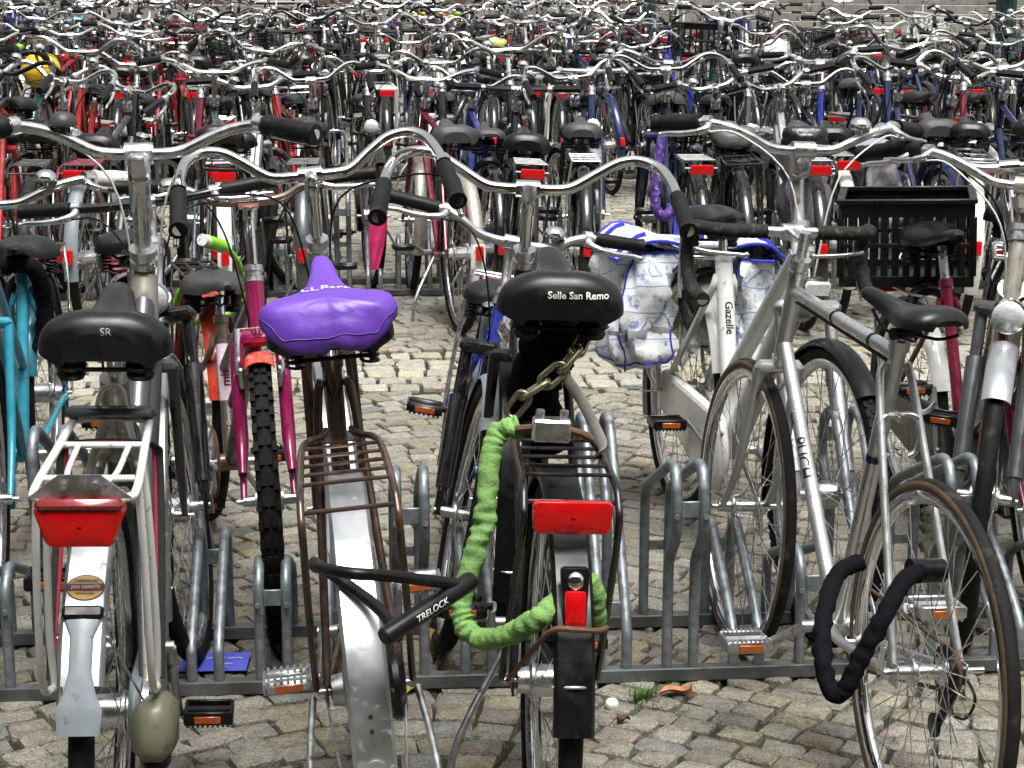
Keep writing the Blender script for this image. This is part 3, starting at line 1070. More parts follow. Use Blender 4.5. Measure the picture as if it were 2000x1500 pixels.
def bike(front, yaw, lean=0, steer=0, g=None, q=2, label=None, group=None, **k):
    """One bicycle. yaw: direction it points; lean > 0 tips it to its own right."""
    o = dict(frame='diamond', paint=black_p, fork='plain', fork_m=None, bar='dutch', bar_m=chrome, grips=grip_m, stem='quill', stem_m=chrome,
             levers=True, lever_m=alu, saddle='city', saddle_m=vinyl, under='coil', guards=True, guard_m=None, fguard_m=None, gw=.029,
             rear_end=205, carrier='classic', carrier_m=black_p, refl=True, lamp='bullet', lamp_m=chrome, case=black_pl, crank=20.0,
             pedal='block', stand=True, rlock=True, bell=True, fhub='thin', rhub='gear', rim=alu, tyre=rubber, rtyre=None, wall=False,
             gkind='round', taillight=True, cables=True, rimr=None, post_m=chrome, covered=None, headset=True, lamp_z=None, cable_m=black_pl, bell_m=chrome, saddle_yaw=0.0, saddle_scale=1.0, pedal_m=black_pl)
    o.update(k)
    S = type('o', (), o)
    g = g or Geo()
    root = empty('bicycle', None, place(front, yaw, lean))
    MW[root.name] = place(front, yaw, lean)
    tag(root, label, 'bicycle', group)
    st = g.steer(steer)
    gm = S.guard_m or S.paint
    fr = ob('frame', m_frame(g, S.frame, q), S.paint, root)
    ob('fork', m_fork(g, S.fork, q), S.fork_m or S.paint, root, st)
    if S.headset and q > 1:
        ob('headset', m_headset(g, q), alu, root)
        if q == 3:
            ob('headset_race', m_headset(g, q, True), alu, root)
    ob('stem', m_stem(g, S.stem, q), S.stem_m, root, st)
    hb = ob('handlebar', m_bar(g, S.bar, q), S.bar_m, root, st)
    if S.bar != 'drop':
        for s in (-1, 1):
            ob('grip', m_grip(g, S.bar, s, q), S.grips, hb)
    if S.levers and q > 1:
        for s in (-1, 1):
            ob('brake_lever', m_lever(g, S.bar, s, q), S.lever_m, hb)
    if S.bell and q > 1 and S.bar != 'drop':
        p = bar_c(g) + np.array(BARS[S.bar][-3]) + (0, 0, .024)
        ob('bell', m_bell(q), S.bell_m, hb, Matrix.Translation(Vector(p)))
    wheel(root, g, (0, 0, g.R), S.fhub, q, S.rim, S.tyre, st, S.wall, spin=.3)
    wheel(root, g, (-g.wb, 0, g.R), S.rhub, q, S.rimr or S.rim, S.rtyre or S.tyre, None, S.wall, spin=.1)
    if S.guards:
        m1 = st @ Matrix.Translation((0, 0, g.R))
        fg = ob('mudguard', m_guard(g, 52, 200, q, S.gw, kind=S.gkind), S.fguard_m or gm, root, m1)
        rg = ob('mudguard', m_guard(g, 20, S.rear_end, q, S.gw, kind=S.gkind), gm, root, Matrix.Translation((-g.wb, 0, g.R)))
        if q > 1:
            ob('stay', m_stays(g, [188], q, S.gw), alu_dull, fg)
            ob('stay', m_stays(g, [S.rear_end - 12], q, S.gw), alu_dull, rg)
        if S.taillight and q > 1:
            a = R_(172)
            p = (-g.wb + (g.R + .026) * math.cos(a), 0, g.R + (g.R + .026) * math.sin(a))
            ob('tail_light', m_plate(.032, .06, .022, 0, 2), red_m, root, Matrix.Translation(p) @ Matrix.Rotation(R_(8), 4, 'Y'))
    sm = sad_m(g) @ Matrix.Rotation(R_(S.saddle_yaw), 4, 'Z') @ Matrix.Scale(S.saddle_scale, 4)
    ob('seat_post', m_post(g, q), S.post_m, root)
    sd_ = ob('saddle', m_saddle(S.saddle, q), S.saddle_m, root, sm)
    if q > 1:
        ob('chassis', m_under(S.under, q), black_pl, sd_)
    if S.carrier:
        ca = ob('carrier', m_carrier(g, S.carrier, q), S.carrier_m, root)
        if S.refl:
            z = 2 * g.R + .052 - .035
            ob('reflector', m_plate(.10, .042, .014, 0, 2), red_m, ca, Matrix.Translation((-g.wb - (.205 if S.carrier != 'hoop' else .25), 0, z)))
    if S.lamp:
        bm, lm = m_lamp(S.lamp, q)
        z = S.lamp_z or (g.hz0 + .02)
        la = ob('headlamp', bm, S.lamp_m, root, st @ Matrix.Translation(Vector(g.A(z) + (.085, 0, 0))))
        if q > 1:
            ob('lens', lm, lens_m, la)
    bbm = Matrix.Translation((g.bbx, 0, g.bbz))
    if q > 1:
        for s, a in ((-1, S.crank), (1, S.crank + 180)):
            ck = ob('crank_arm', m_crank(g, q, a, s), alu_dull, root, bbm)
            pmx = Matrix.Translation((.17 * math.cos(R_(a)), s * .076, .17 * math.sin(R_(a)))) @ (Matrix.Rotation(PI, 4, 'X') if s < 0 else Matrix.Identity(4))
            pd = ob('pedal', m_pedal(S.pedal, q), S.pedal_m, ck, pmx)
            for sx in (-1, 1) if q == 3 else ():
                ob('pedal_reflector', m_amber(sx), amber, pd)
        if S.stand:
            ob('kickstand', m_stand(g, q), alu_dull, root)
        if S.rlock:
            ob('ring_lock', m_framelock(g, q), black_pl, root)
    if S.case is not None:
        ob('chain_case', m_case(g, q), S.case, root, bbm)
    elif q > 1:
        ob('chainring', m_ring(q), alu_dull, root, bbm)
        ob('chain', m_chain(g, q), rusty, root, bbm)
    if S.cables and q > 1 and S.bar != 'drop':
        c = bar_c(g)
        for s in (-1, 1):
            a = np.array(BARS[S.bar][-1]) * (1, s, 1) + c + (.03, 0, -.02)
            def cb(s=s, a=a):
                return cable([a, a + (.05, -s * .07, .0), c + (.085, s * .06, -.06), g.A(g.hz1 - .05) + (.05, s * .022, -.0), g.A(g.hz0) + (-.02, s * .02, -.02)], .0024, 5, 5)
            ob('cable', cached(('cable', S.bar, s, q) + g.key, cb), S.cable_m, hb)
    return root

# ------------------------------------------------------------------ ground: bedding sheet and granite setts
ALPHA = R_(4.7)
UX, UY = math.cos(ALPHA), math.sin(ALPHA)
ROWY = [3.78, 8.755, 13.70, 18.65, 23.60, 28.55]
GAP = 0.34

def W(u, v, k=0, z=0.0):
    return (u * UX - v * UY, ROWY[k] + u * UY + v * UX, z)

def stone_mat(name, attr):
    m = bpy.data.materials.new(name)
    m.use_nodes = True
    t = m.node_tree
    b = t.nodes['Principled BSDF']
    L = t.links.new
    geo = t.nodes.new('ShaderNodeNewGeometry')
    if attr:
        at = t.nodes.new('ShaderNodeAttribute')
        at.attribute_name = 'tint'
        base = at.outputs['Color']
    else:
        at = t.nodes.new('ShaderNodeAttribute')
        at.attribute_type = 'OBJECT'
        at.attribute_name = 'tint'
        base = at.outputs['Color']
    n1 = t.nodes.new('ShaderNodeTexNoise')           # mineral speckle
    n1.inputs['Scale'].default_value = 170
    n1.inputs['Detail'].default_value = 4
    n1.inputs['Roughness'].default_value = 0.7
    L(geo.outputs['Position'], n1.inputs['Vector'])
    n2 = t.nodes.new('ShaderNodeTexNoise')           # blotches
    n2.inputs['Scale'].default_value = 38
    n2.inputs['Detail'].default_value = 6
    n2.inputs['Roughness'].default_value = 0.65
    L(geo.outputs['Position'], n2.inputs['Vector'])
    r1 = t.nodes.new('ShaderNodeMapRange')
    r1.inputs['From Min'].default_value = 0.3
    r1.inputs['From Max'].default_value = 0.7
    r1.inputs['To Min'].default_value = 0.45
    r1.inputs['To Max'].default_value = 1.55
    L(n1.outputs['Fac'], r1.inputs['Value'])
    r2 = t.nodes.new('ShaderNodeMapRange')
    r2.inputs['From Min'].default_value = 0.3
    r2.inputs['From Max'].default_value = 0.72
    r2.inputs['To Min'].default_value = 0.72
    r2.inputs['To Max'].default_value = 1.22
    L(n2.outputs['Fac'], r2.inputs['Value'])
    mu = t.nodes.new('ShaderNodeMath')
    mu.operation = 'MULTIPLY'
    L(r1.outputs[0], mu.inputs[0])
    L(r2.outputs[0], mu.inputs[1])
    sc = t.nodes.new('ShaderNodeVectorMath')
    sc.operation = 'SCALE'
    L(base, sc.inputs[0])
    L(mu.outputs[0], sc.inputs['Scale'])
    # moss and grime creeping over some stones
    n3 = t.nodes.new('ShaderNodeTexNoise')
    n3.inputs['Scale'].default_value = 9
    n3.inputs['Detail'].default_value = 8
    n3.inputs['Roughness'].default_value = 0.7
    L(geo.outputs['Position'], n3.inputs['Vector'])
    r3 = t.nodes.new('ShaderNodeMapRange')
    r3.inputs['From Min'].default_value = 0.60
    r3.inputs['From Max'].default_value = 0.70
    r3.inputs['To Max'].default_value = 0.75
    L(n3.outputs['Fac'], r3.inputs['Value'])
    mx = t.nodes.new('ShaderNodeMix')
    mx.data_type = 'RGBA'
    L(r3.outputs[0], mx.inputs['Factor'])
    L(sc.outputs[0], mx.inputs['A'])
    mx.inputs['B'].default_value = (0.062, 0.060, 0.032, 1)
    L(mx.outputs['Result'], b.inputs['Base Color'])
    b.inputs['Roughness'].default_value = 0.78
    b.inputs['Specular IOR Level'].default_value = 0.35
    bp = t.nodes.new('ShaderNodeBump')
    bp.inputs['Strength'].default_value = 1.0
    bp.inputs['Distance'].default_value = 0.010
    ad = t.nodes.new('ShaderNodeMath')
    ad.operation = 'MULTIPLY_ADD'
    ad.inputs[1].default_value = 1.6
    L(n2.outputs['Fac'], ad.inputs[0])
    L(n1.outputs['Fac'], ad.inputs[2])
    L(ad.outputs[0], bp.inputs['Height'])
    L(bp.outputs[0], b.inputs['Normal'])
    return m

def bedding_mat():
    m = bpy.data.materials.new('mossy_joint_sand')
    m.use_nodes = True
    t = m.node_tree
    b = t.nodes['Principled BSDF']
    L = t.links.new
    geo = t.nodes.new('ShaderNodeNewGeometry')
    n = t.nodes.new('ShaderNodeTexNoise')
    n.inputs['Scale'].default_value = 7
    n.inputs['Detail'].default_value = 9
    n.inputs['Roughness'].default_value = 0.7
    L(geo.outputs['Position'], n.inputs['Vector'])
    cr = t.nodes.new('ShaderNodeValToRGB')
    e = cr.color_ramp.elements
    e[0].position, e[0].color = 0.36, (0.016, 0.013, 0.009, 1)
    e[1].position, e[1].color = 0.62, (0.055, 0.075, 0.010, 1)
    x = e.new(0.52)
    x.color = (0.026, 0.027, 0.010, 1)
    L(n.outputs['Fac'], cr.inputs['Fac'])
    # far away the setts are too small to tell apart: the material carries them
    vo = t.nodes.new('ShaderNodeTexVoronoi')
    vo.feature = 'DISTANCE_TO_EDGE'
    vo.inputs['Scale'].default_value = 8.5
    L(geo.outputs['Position'], vo.inputs['Vector'])
    vr = t.nodes.new('ShaderNodeMapRange')
    vr.inputs['From Min'].default_value = 0.03
    vr.inputs['From Max'].default_value = 0.10
    L(vo.outputs['Distance'], vr.inputs['Value'])
    sx = t.nodes.new('ShaderNodeSeparateXYZ')
    L(geo.outputs['Position'], sx.inputs[0])
    dist = t.nodes.new('ShaderNodeMath')
    dist.operation = 'GREATER_THAN'
    dist.inputs[1].default_value = 16.2
    L(sx.outputs['Y'], dist.inputs[0])
    ab = t.nodes.new('ShaderNodeMath')
    ab.operation = 'MULTIPLY'
    L(dist.outputs[0], ab.inputs[0])
    L(vr.outputs[0], ab.inputs[1])
    mx = t.nodes.new('ShaderNodeMix')
    mx.data_type = 'RGBA'
    L(ab.outputs[0], mx.inputs['Factor'])
    L(cr.outputs['Color'], mx.inputs['A'])
    mx.inputs['B'].default_value = (0.24, 0.23, 0.20, 1)
    L(mx.outputs['Result'], b.inputs['Base Color'])
    b.inputs['Roughness'].default_value = 0.95
    n4 = t.nodes.new('ShaderNodeTexNoise')
    n4.inputs['Scale'].default_value = 160
    n4.inputs['Detail'].default_value = 5
    L(geo.outputs['Position'], n4.inputs['Vector'])
    bp = t.nodes.new('ShaderNodeBump')
    bp.inputs['Strength'].default_value = 0.9
    bp.inputs['Distance'].default_value = 0.01
    L(n4.outputs['Fac'], bp.inputs['Height'])
    L(bp.outputs[0], b.inputs['Normal'])
    return m

gb = MB()
xs = np.concatenate([np.linspace(-150, -12, 6), np.linspace(-8, 8, 33), np.linspace(12, 150, 6)])
ys = np.concatenate([np.linspace(-120, 0, 5), np.linspace(1, 18, 35), np.linspace(24, 180, 8)])
X, Y = np.meshgrid(xs, ys, indexing='ij')
gb.grid(np.stack([X, Y, np.full(X.shape, -0.017)], -1))
pave = ob('pavement', gb.mesh('pavement'), bedding_mat())
tag(pave, kind='structure')

def stone_template(rg, low=False):
    """Unit sett: 8-sided cushion, top near z = 0; x,y in [-.5,.5]."""
    c = 0.075
    base = np.array([(-.5 + c, -.5), (.5 - c, -.5), (.5, -.5 + c), (.5, .5 - c), (.5 - c, .5), (-.5 + c, .5), (-.5, .5 - c), (-.5, -.5 + c)])
    base = base + rg.normal(0, .030, base.shape)
    sk = rg.normal(0, .05, 4)
    base[:, 0] += sk[0] * base[:, 1]
    base[:, 1] += sk[1] * base[:, 0] + sk[2] * base[:, 0] ** 2
    rings = [(1.0, -.028), (.988, -.0045), (.90, -.0006)]
    V = []
    for s, z in rings:
        zz = z + (rg.normal(0, .0014, 8) if z > -.009 else 0)
        V.append(np.stack([base[:, 0] * s, base[:, 1] * s, np.broadcast_to(zz, 8)], -1))
    V.append(np.array([[rg.normal(0, .05), rg.normal(0, .05), .0012]]))
    V = np.vstack(V)
    F = []
    n = len(rings)
    for i in range(n - 1):
        for j in range(8):
            F.append((i * 8 + j, i * 8 + (j + 1) % 8, i * 8 + 8 + (j + 1) % 8, i * 8 + 8 + j))
    for j in range(8):
        F.append(((n - 1) * 8 + j, (n - 1) * 8 + (j + 1) % 8, n * 8))
    return V, F

rg = np.random.default_rng(11)
stones = []                                     # x, y, rot, w, l, z, tint
PITCHR, PER, AMP, X0 = 0.080, 2.5, 0.27, -0.18
BAND0, BAND1 = 6.72, 7.38

def half_w(y):
    return y * 0.315 + 0.45

def tint(light=0.0):
    v = rg.uniform(.24, .40) + light
    k = rg.random()
    if k < .16:
        c = (v * 1.08, v * .96, v * .82)        # pinkish brown
    elif k < .36:
        c = (v * 1.08, v * .99, v * .72)        # ochre grey
    elif k < .42:
        c = (v * .97, v * .97, v * .88)         # blue grey
    else:
        c = (v, v * .96, v * .79)
    return c

for j in range(int((1.9 - .4) / PITCHR), int(16.6 / PITCHR)):
    y0 = j * PITCHR
    hw = half_w(max(y0, 2.0))
    x = -hw + rg.uniform(0, .1)
    while x < hw:
        ph = 2 * PI * (x - X0) / PER
        sl = math.atan(-AMP * 2 * PI / PER * math.sin(ph))
        w = rg.uniform(.076, .108)
        dx = w * math.cos(sl)
        xc = x + dx / 2
        yc = y0 + AMP * math.cos(2 * PI * (xc - X0) / PER)
        x += dx
        lo, hi = BAND0 + .075 * xc, BAND1 + .075 * xc
        if lo - .05 < yc < hi + .05 or yc < 1.9:
            continue
        stones.append((xc + rg.normal(0, .003), yc + rg.normal(0, .004), sl + rg.normal(0, .05), w - .0075 + rg.normal(0, .003),
                       PITCHR * math.cos(sl) - .0075 + rg.normal(0, .0025), rg.normal(0, .0022), tint()))
nb = 6
for j in range(nb):
    hw = half_w(7.2)
    x = -hw + rg.uniform(0, .1)
    while x < hw:
        w = rg.uniform(.09, .13)
        xc = x + w / 2
        x += w
        yc = BAND0 + .075 * xc + (j + .5) * (BAND1 - BAND0) / nb
        stones.append((xc, yc + rg.normal(0, .004), .075 + rg.normal(0, .03), w - .012, (BAND1 - BAND0) / nb - .013 + rg.normal(0, .003), rg.normal(0, .002), tint(.13)))

def seen(s):
    x, y = s[0], s[1]
    if y < 2.5:
        return False
    Z = y * math.cos(PITCH) + 1.52 * math.sin(PITCH)
    px = 1000 + 3600 * x / Z
    py = 750 + 3600 * (1.52 * math.cos(PITCH) - y * math.sin(PITCH)) / Z
    return -60 < px < 2060 and py < 1530
order = sorted(range(len(stones)), key=lambda i: (not seen(stones[i]), stones[i][1]))
single, mass = order[:300], order[300:]
SM_OBJ, SM_ATT = stone_mat('granite_sett', False), stone_mat('granite_setts', True)
TPL = [stone_template(rg) for _ in range(10)]
TME = []
for V, F in TPL:
    b = MB()
    b.add(V, F)
    TME.append(b.mesh('cobblestone', 11))
for i in single:
    x, y, r, w, l, z, c = stones[i]
    o = ob('cobblestone', TME[int(rg.integers(10))], SM_OBJ, pave)
    o.matrix_local = Matrix.Translation((x, y, z)) @ Matrix.Rotation(rg.normal(0, .014), 4, 'X') @ Matrix.Rotation(rg.normal(0, .014), 4, 'Y') @ Matrix.Rotation(r + (PI if rg.random() < .5 else 0), 4, 'Z') @ Matrix.Diagonal((w, l, 1, 1))
    o['tint'] = [float(q) for q in c]
TPL2 = [stone_template(rg, True) for _ in range(10)]
Vs, Fs, Ts, n0 = [], [], [], 0
for i in mass:
    x, y, r, w, l, z, c = stones[i]
    V, F = TPL2[int(rg.integers(10))]
    v = V * (w, l, 1)
    cs, sn = math.cos(r), math.sin(r)
    Vs.append(np.stack([v[:, 0] * cs - v[:, 1] * sn + x, v[:, 0] * sn + v[:, 1] * cs + y, v[:, 2] + z], -1))
    Fs.extend([tuple(q + n0 for q in f) for f in F])
    Ts.append(np.tile(np.array([*c, 1.0]), (len(V), 1)))
    n0 += len(V)
me = bpy.data.meshes.new('cobblestones')
me.from_pydata(np.concatenate(Vs).tolist(), [], Fs)
at = me.attributes.new('tint', 'FLOAT_COLOR', 'POINT')
at.data.foreach_set('color', np.concatenate(Ts).astype(np.float32).ravel())
me.shade_smooth()
me.set_sharp_from_angle(angle=R_(11))
me.materials.append(SM_ATT)
far_setts = bpy.data.objects.new('cobblestones', me)
COL.objects.link(far_setts)
far_setts.parent = pave
far_setts['kind'] = 'stuff'

# ------------------------------------------------------------------ bicycle racks
def holder_path(kind):
    if kind == 'near_high':
        p = [(0, .02), (0, .14), (0, .245), (-.012, .285), (-.068, .335), (-.088, .375), (-.09, .435), (-.072, .482), (-.03, .497), (.05, .468), (.29, .365), (.332, .33), (GAP, .28), (GAP, .14), (GAP, .02)]
    elif kind == 'near_low':
        p = [(0, .02), (0, .12), (0, .205), (.012, .25), (.055, .275), (.11, .262), (.29, .19), (.332, .16), (GAP, .12), (GAP, .02)]
    elif kind == 'far_high':
        p = [(0, .02), (0, .09), (.012, .135), (.12, .275), (.27, .46), (.325, .508), (.385, .505), (.425, .465), (.43, .40), (.405, .355), (.355, .305), (GAP, .25), (GAP, .12), (GAP, .02)]
    else:
        p = [(0, .02), (0, .07), (.015, .11), (.12, .18), (.25, .255), (.30, .27), (.335, .235), (GAP, .19), (GAP, .10), (GAP, .02)]
    return spl([(0, a, b) for a, b in p], 4)

def m_hoop(kind):
    return cached(('hoop', kind), lambda: MB().tube(holder_path(kind), .0118, 10).mesh('bent_tube'))

def m_hplate(kind):
    def f():
        b = MB()
        z, v = {'near_high': (.415, -.092), 'near_low': (.215, -.004), 'far_high': (.44, .43), 'far_low': (.20, .338)}[kind]
        b.box((0, v, z), (.038, .006, .036), None, .0015)
        if kind == 'far_high':
            b.box((0, .03, .16), (.038, .005, .024), None, .001)
        if kind == 'near_high':
            b.box((0, .345, .20), (.038, .005, .024), None, .001)
        for s in (-1, 1):
            b.tube([(s * .031, v - .012, z - .012), (s * .031, v - .018, z - .012)], .006, 8)
        return b.mesh('cross_plate')
    return cached(('hplate', kind), f)

PITCH_S = 0.147
RACKLAB = ['galvanised bicycle rack nearest the camera with bent tube wheel holders', 'galvanised bicycle rack across the open cobbled aisle, second row back',
           'galvanised bicycle rack in the third row, half hidden by bicycles', 'galvanised bicycle rack in the fourth row among crowded bicycles',
           'galvanised bicycle rack in the fifth row, seen between far wheels', 'galvanised bicycle rack farthest back in front of the steps']
SLOTU0 = 0.222
for k in range(5):
    root = empty('bicycle_rack', None, Matrix.Translation((0, ROWY[k], 0)) @ Matrix.Rotation(ALPHA, 4, 'Z'))
    tag(root, RACKLAB[k], 'bicycle rack', 'bicycle racks in parallel rows')
    hw = half_w(ROWY[k]) + .2
    for v in (0, GAP):
        b = MB()
        b.box((0, v, .016), (2 * hw, .032, .030), None, .002)
        ob('base_rail', b.mesh('base_rail'), galv_dark, root)
    i0, i1 = int((-hw - SLOTU0) / PITCH_S) + 1, int((hw - SLOTU0) / PITCH_S)
    for i in range(i0, i1 + 1):
        u = SLOTU0 + i * PITCH_S
        kind = ['far_high', 'near_high', 'far_low', 'near_low'][i % 4]
        if k == 0 and i == -8:
            kind = 'near_high'
        if k >= 3 and i % 2 == 0:
            continue
        hm = Matrix.Translation((u, 0, 0))
        if k == 0 and i == -8:
            hm = hm @ Matrix.Diagonal((1, 1, 1.2, 1))
        h = ob('wheel_holder', m_hplate(kind), galv, root, hm)
        for s in (-1, 1):
            ob('bent_tube', m_hoop(kind), galv, h, Matrix.Translation((s * .029, 0, 0)))

# ------------------------------------------------------------------ stone steps, lamp post, poles
step_m = pm('weathered_step_stone', (0.25, 0.24, 0.215), 0.8, 0, 0.2, 1.6, (0.12, 0.115, 0.10), 0.35, 3.0, bump=0.4, bump_scale=40)
SA, SB = np.array([3.55, 38.5]), np.array([15.5, 32.0])
sdv = (SB - SA) / np.linalg.norm(SB - SA)
snv = np.array([-sdv[1], sdv[0]])
slen = np.linalg.norm(SB - SA)
srot = math.atan2(sdv[1], sdv[0])
steps = empty('stone_steps', None, Matrix.Translation((SA[0], SA[1], 0)) @ Matrix.Rotation(srot, 4, 'Z'))
tag(steps, 'broad grey stone steps rising behind the bicycles, top of the picture', 'steps')
for s in range(9):
    x = 0.0
    while x < slen:
        L_ = random.uniform(1.5, 2.3)
        L_ = min(L_, slen - x)
        b = MB()
        b.box((L_ / 2, .34 * s + .6, .085 + .17 * s), (L_ - .008, 1.2, .168), None, .012)
        ob('step_block', b.mesh('step_block'), step_m, steps, Matrix.Translation((x, random.uniform(-.004, .004), random.uniform(-.003, .003))))
        x += L_
b = MB()
b.box((-.45, .8, .75), (.8, 1.7, 1.5), None, .02)
ob('cheek_wall', b.mesh('cheek_wall'), step_m, steps)
b = MB()
b.box((slen / 2, 4.4, 4.0), (slen + 2, .8, 8.0), None, .02)
ob('cheek_wall', b.mesh('cheek_wall'), step_m, steps)

iron = pm('bottle_green_iron', (0.012, 0.035, 0.030), 0.32, 0.1, 0.2, 10, GRIME, 0.15, 20, coat=0.4)
lp = empty('lamp_post', None, Matrix.Translation((5.52, 21.0, 0)) @ Matrix.Diagonal((.8, .8, 1, 1)))
tag(lp, 'dark green cast iron lamp post standing before the stone steps', 'lamp post')
b = MB()
b.lathe([(.0, 0), (.30, 0), (.30, .12), (.24, .18), (.21, .30), (.20, .75), (.225, .78), (.225, .84), (.17, .90)], 24, ax='z')
ob('base', b.mesh('base'), iron, lp)
b = MB()
a = np.linspace(0, 2 * PI, 48, endpoint=False)
rr = .150 + .008 * np.cos(a * 12)
zs_ = np.array([.86, 1.2, 1.6, 2.4, 4.2])
P = np.stack([np.stack([rr * (1 - .07 * z) * np.cos(a), rr * (1 - .07 * z) * np.sin(a), np.full(48, z)], -1) for z in zs_])
b.grid(P, cv=True)
ob('shaft', b.mesh('shaft'), iron, lp)
b = MB()
b.lathe([(.14, 1.34), (.19, 1.36), (.20, 1.40), (.19, 1.44), (.165, 1.46), (.165, 1.50), (.18, 1.52), (.14, 1.56)], 28, ax='z')
ob('collar', b.mesh('collar'), iron, lp)
b = MB()
b.lathe([(.0, 4.2), (.12, 4.2), (.22, 4.5), (.24, 4.9), (.10, 5.1), (0, 5.2)], 16, ax='z')
ob('lantern', b.mesh('lantern'), iron, lp)
for (x, y, r, m, nm, lb) in ((2.46, 21.1, .016, galv, 'metal_pole', 'thin grey metal pole rising among bicycles before the steps'),
                             (2.92, 33.5, .045, white_p, 'metal_post', 'white round post at the corner of the stone steps'),
                             (2.42, 33.0, .11, iron, 'metal_post', 'dark stout post left of the stone steps')):
    o = ob(nm, cached(('pole', r), lambda r=r: MB().lathe([(0, 0), (r, 0), (r, 3.0), (r * .6, 3.02), (0, 3.03)], 14, ax='z').mesh('pole')), m)
    o.location = (x, y, 0)
    tag(o, lb, 'post')
# far side of the square: the foot of a dark brick house front
brick_m = pm('dark_brick', (0.10, 0.055, 0.040), 0.85, 0, 0.25, 6, (0.05, 0.04, 0.035), 0.4, 2.5, bump=0.4, bump_scale=30)
stone_pl = pm('plinth_stone', (0.22, 0.21, 0.19), 0.8, 0, 0.2, 2, (0.1, 0.1, 0.09), 0.3, 4)
hs = empty('town_house', None, Matrix.Translation((-9.0, 46.0, 0)))
tag(hs, 'dark brick house front beyond the farthest bicycles', 'building')
ob('wall', MB().box((0, .5, 5), (30, 1.0, 10), None, .02).mesh('wall'), brick_m, hs)
ob('plinth', MB().box((0, -.06, .35), (30, .10, .7), None, .02).mesh('plinth'), stone_pl, hs)
for i in range(9):
    x = -13.2 + i * 3.3
    b = MB()
    b.box((x, -.02, 1.9), (1.5, .12, 2.3), None, .01)
    wn = ob('window', b.mesh('window'), white_pl, hs)
    ob('pane', MB().box((x, -.09, 1.9), (1.3, .03, 2.1), None, .004).mesh('pane'), black_p, wn)
# unseen sides of the square: house fronts added to darken reflections and shade
def house(x, y, rot, w, lab, mt):
    h = empty('town_house', None, Matrix.Translation((x, y, 0)) @ Matrix.Rotation(rot, 4, 'Z'))
    tag(h, lab, 'building')
    ob('wall', MB().box((0, .5, 6.5), (w, 1.0, 13), None, .02).mesh('wall'), mt, h)
    b = MB()
    n = int(w / 3.2)
    for i in range(n):
        for k in range(4):
            xx = -w / 2 + w * (i + .5) / n
            wn = ob('window', cached('hwin', lambda: MB().box((0, 0, 0), (1.5, .14, 1.9), None, .01).mesh('window')), white_pl, h, Matrix.Translation((xx, -.01, 1.9 + 3.0 * k)))
            ob('pane', cached('hpane', lambda: MB().box((0, -.075, 0), (1.3, .03, 1.7), None, .004).mesh('pane')), black_p, wn)
house(0, -8.0, PI, 44, 'unseen brick house front behind the viewer, added to darken reflections', brick_m)
house(-22, 16, PI / 2, 48, 'unseen brick house front along the side of the square, added to deepen shade', brick_m)

# ------------------------------------------------------------------ front row, bicycle by bicycle
def child(root, name, i=0):
    return [c for c in root.children if c.name.split('.')[0] == name][i]

FRONT = 'bicycles parked in the nearest rack row'

# --- anthracite city bicycle, back towards us
gA = Geo(wb=1.10, hz0=.75, hz1=.955, bz=1.175, sz=1.0, ext=.055, tube=.019, st=.80)
yA = R_(96)
rA = (-.668, 2.805)
A = bike((rA[0] + 1.10 * math.cos(yA), rA[1] + 1.10 * math.sin(yA)), yA, 1.5, 3, gA, 3,
         'anthracite city bicycle with white tubular carrier and wide trapezoid red rear light', FRONT,
         frame='fat', paint=grey_p, bar='city', bar_m=alu, stem='city', stem_m=alu, saddle='comfort', under='buffer', guard_m=guard_alu, gkind='flat', gw=.033,
         rear_end=152, carrier='hoop', carrier_m=white_p, refl=False, case=None, rhub='gear', crank=-68, pedal='cage', rlock=False, stand=False, taillight=False,
         fork_m=grey_p, lamp='bullet', lamp_m=black_pl, post_m=alu, cable_m=white_pl, bell_m=vinyl_gray)
b = MB()                                                     # champagne wishbone rear triangle
for s in (-1, 1):
    b.tube(spl([gA.S(.79) + (-.012, s * .004, 0), gA.S(.74) + (-.045, s * .016, 0), gA.S(.66) + (-.075, s * .042, 0), (-1.10, s * .068, gA.R + .01)], 6), np.linspace(.021, .012, 19), 14)
b.tube([gA.S(.70), gA.S(.85)], .0265, 14)
ob('wishbone_stays', b.mesh('wishbone_stays'), champ, A)
b = MB()                                                     # oversized upper joint of the main tube
b.tube(spl([gA.A(.93), gA.A(.88) + (-.04, 0, -.01), gA.A(.80) + (-.085, 0, -.03)], 5), np.linspace(.026, .031, 11), 16)
ob('tube_sleeve', b.mesh('tube_sleeve'), champ, A)
b = MB()
c = bar_c(gA)
b.box(c + (-.030, 0, -.055), (.030, .040, .125), Matrix.Rotation(R_(-20), 4, 'Y'), .008)
sb = ob('stem_block', b.mesh('stem_block'), alu, A)
decal(sb, 'lettering', 'Shuttle', .015, frame_m(c + (-.055, 0, -.045), (0, -1, 0), (-.34, 0, .94)), sb.data, black_print, .0012)
mA = Matrix.Translation((-1.10, 0, gA.R))
fl = MB()                                                    # long grey mud flap clipped on the mudguard
ang = np.radians(np.linspace(135, 163, 26))
wdt = np.interp(np.linspace(0, 1, 26), [0, .05, .2, .5, .68, .8, 1], [.033, .028, .017, .016, .024, .033, .030])
for k, (rad, yy) in enumerate(((.0235, 1), (.0265, .8), (.0275, 0), (.0265, -.8), (.0235, -1))):
    pass
P = np.zeros((26, 10, 3))
uu = np.array([-1, -.8, 0, .8, 1])
up = np.array([.0205, .0245, .0255, .0245, .0205])
for i in range(26):
    for j in range(5):
        for h, dr in ((0, 0), (1, -.004)):
            r = gA.R + up[j] + dr
            P[i, j if h == 0 else 9 - j] = (r * math.cos(ang[i]), uu[j] * wdt[i], r * math.sin(ang[i]))
fl.grid(P, cv=True)
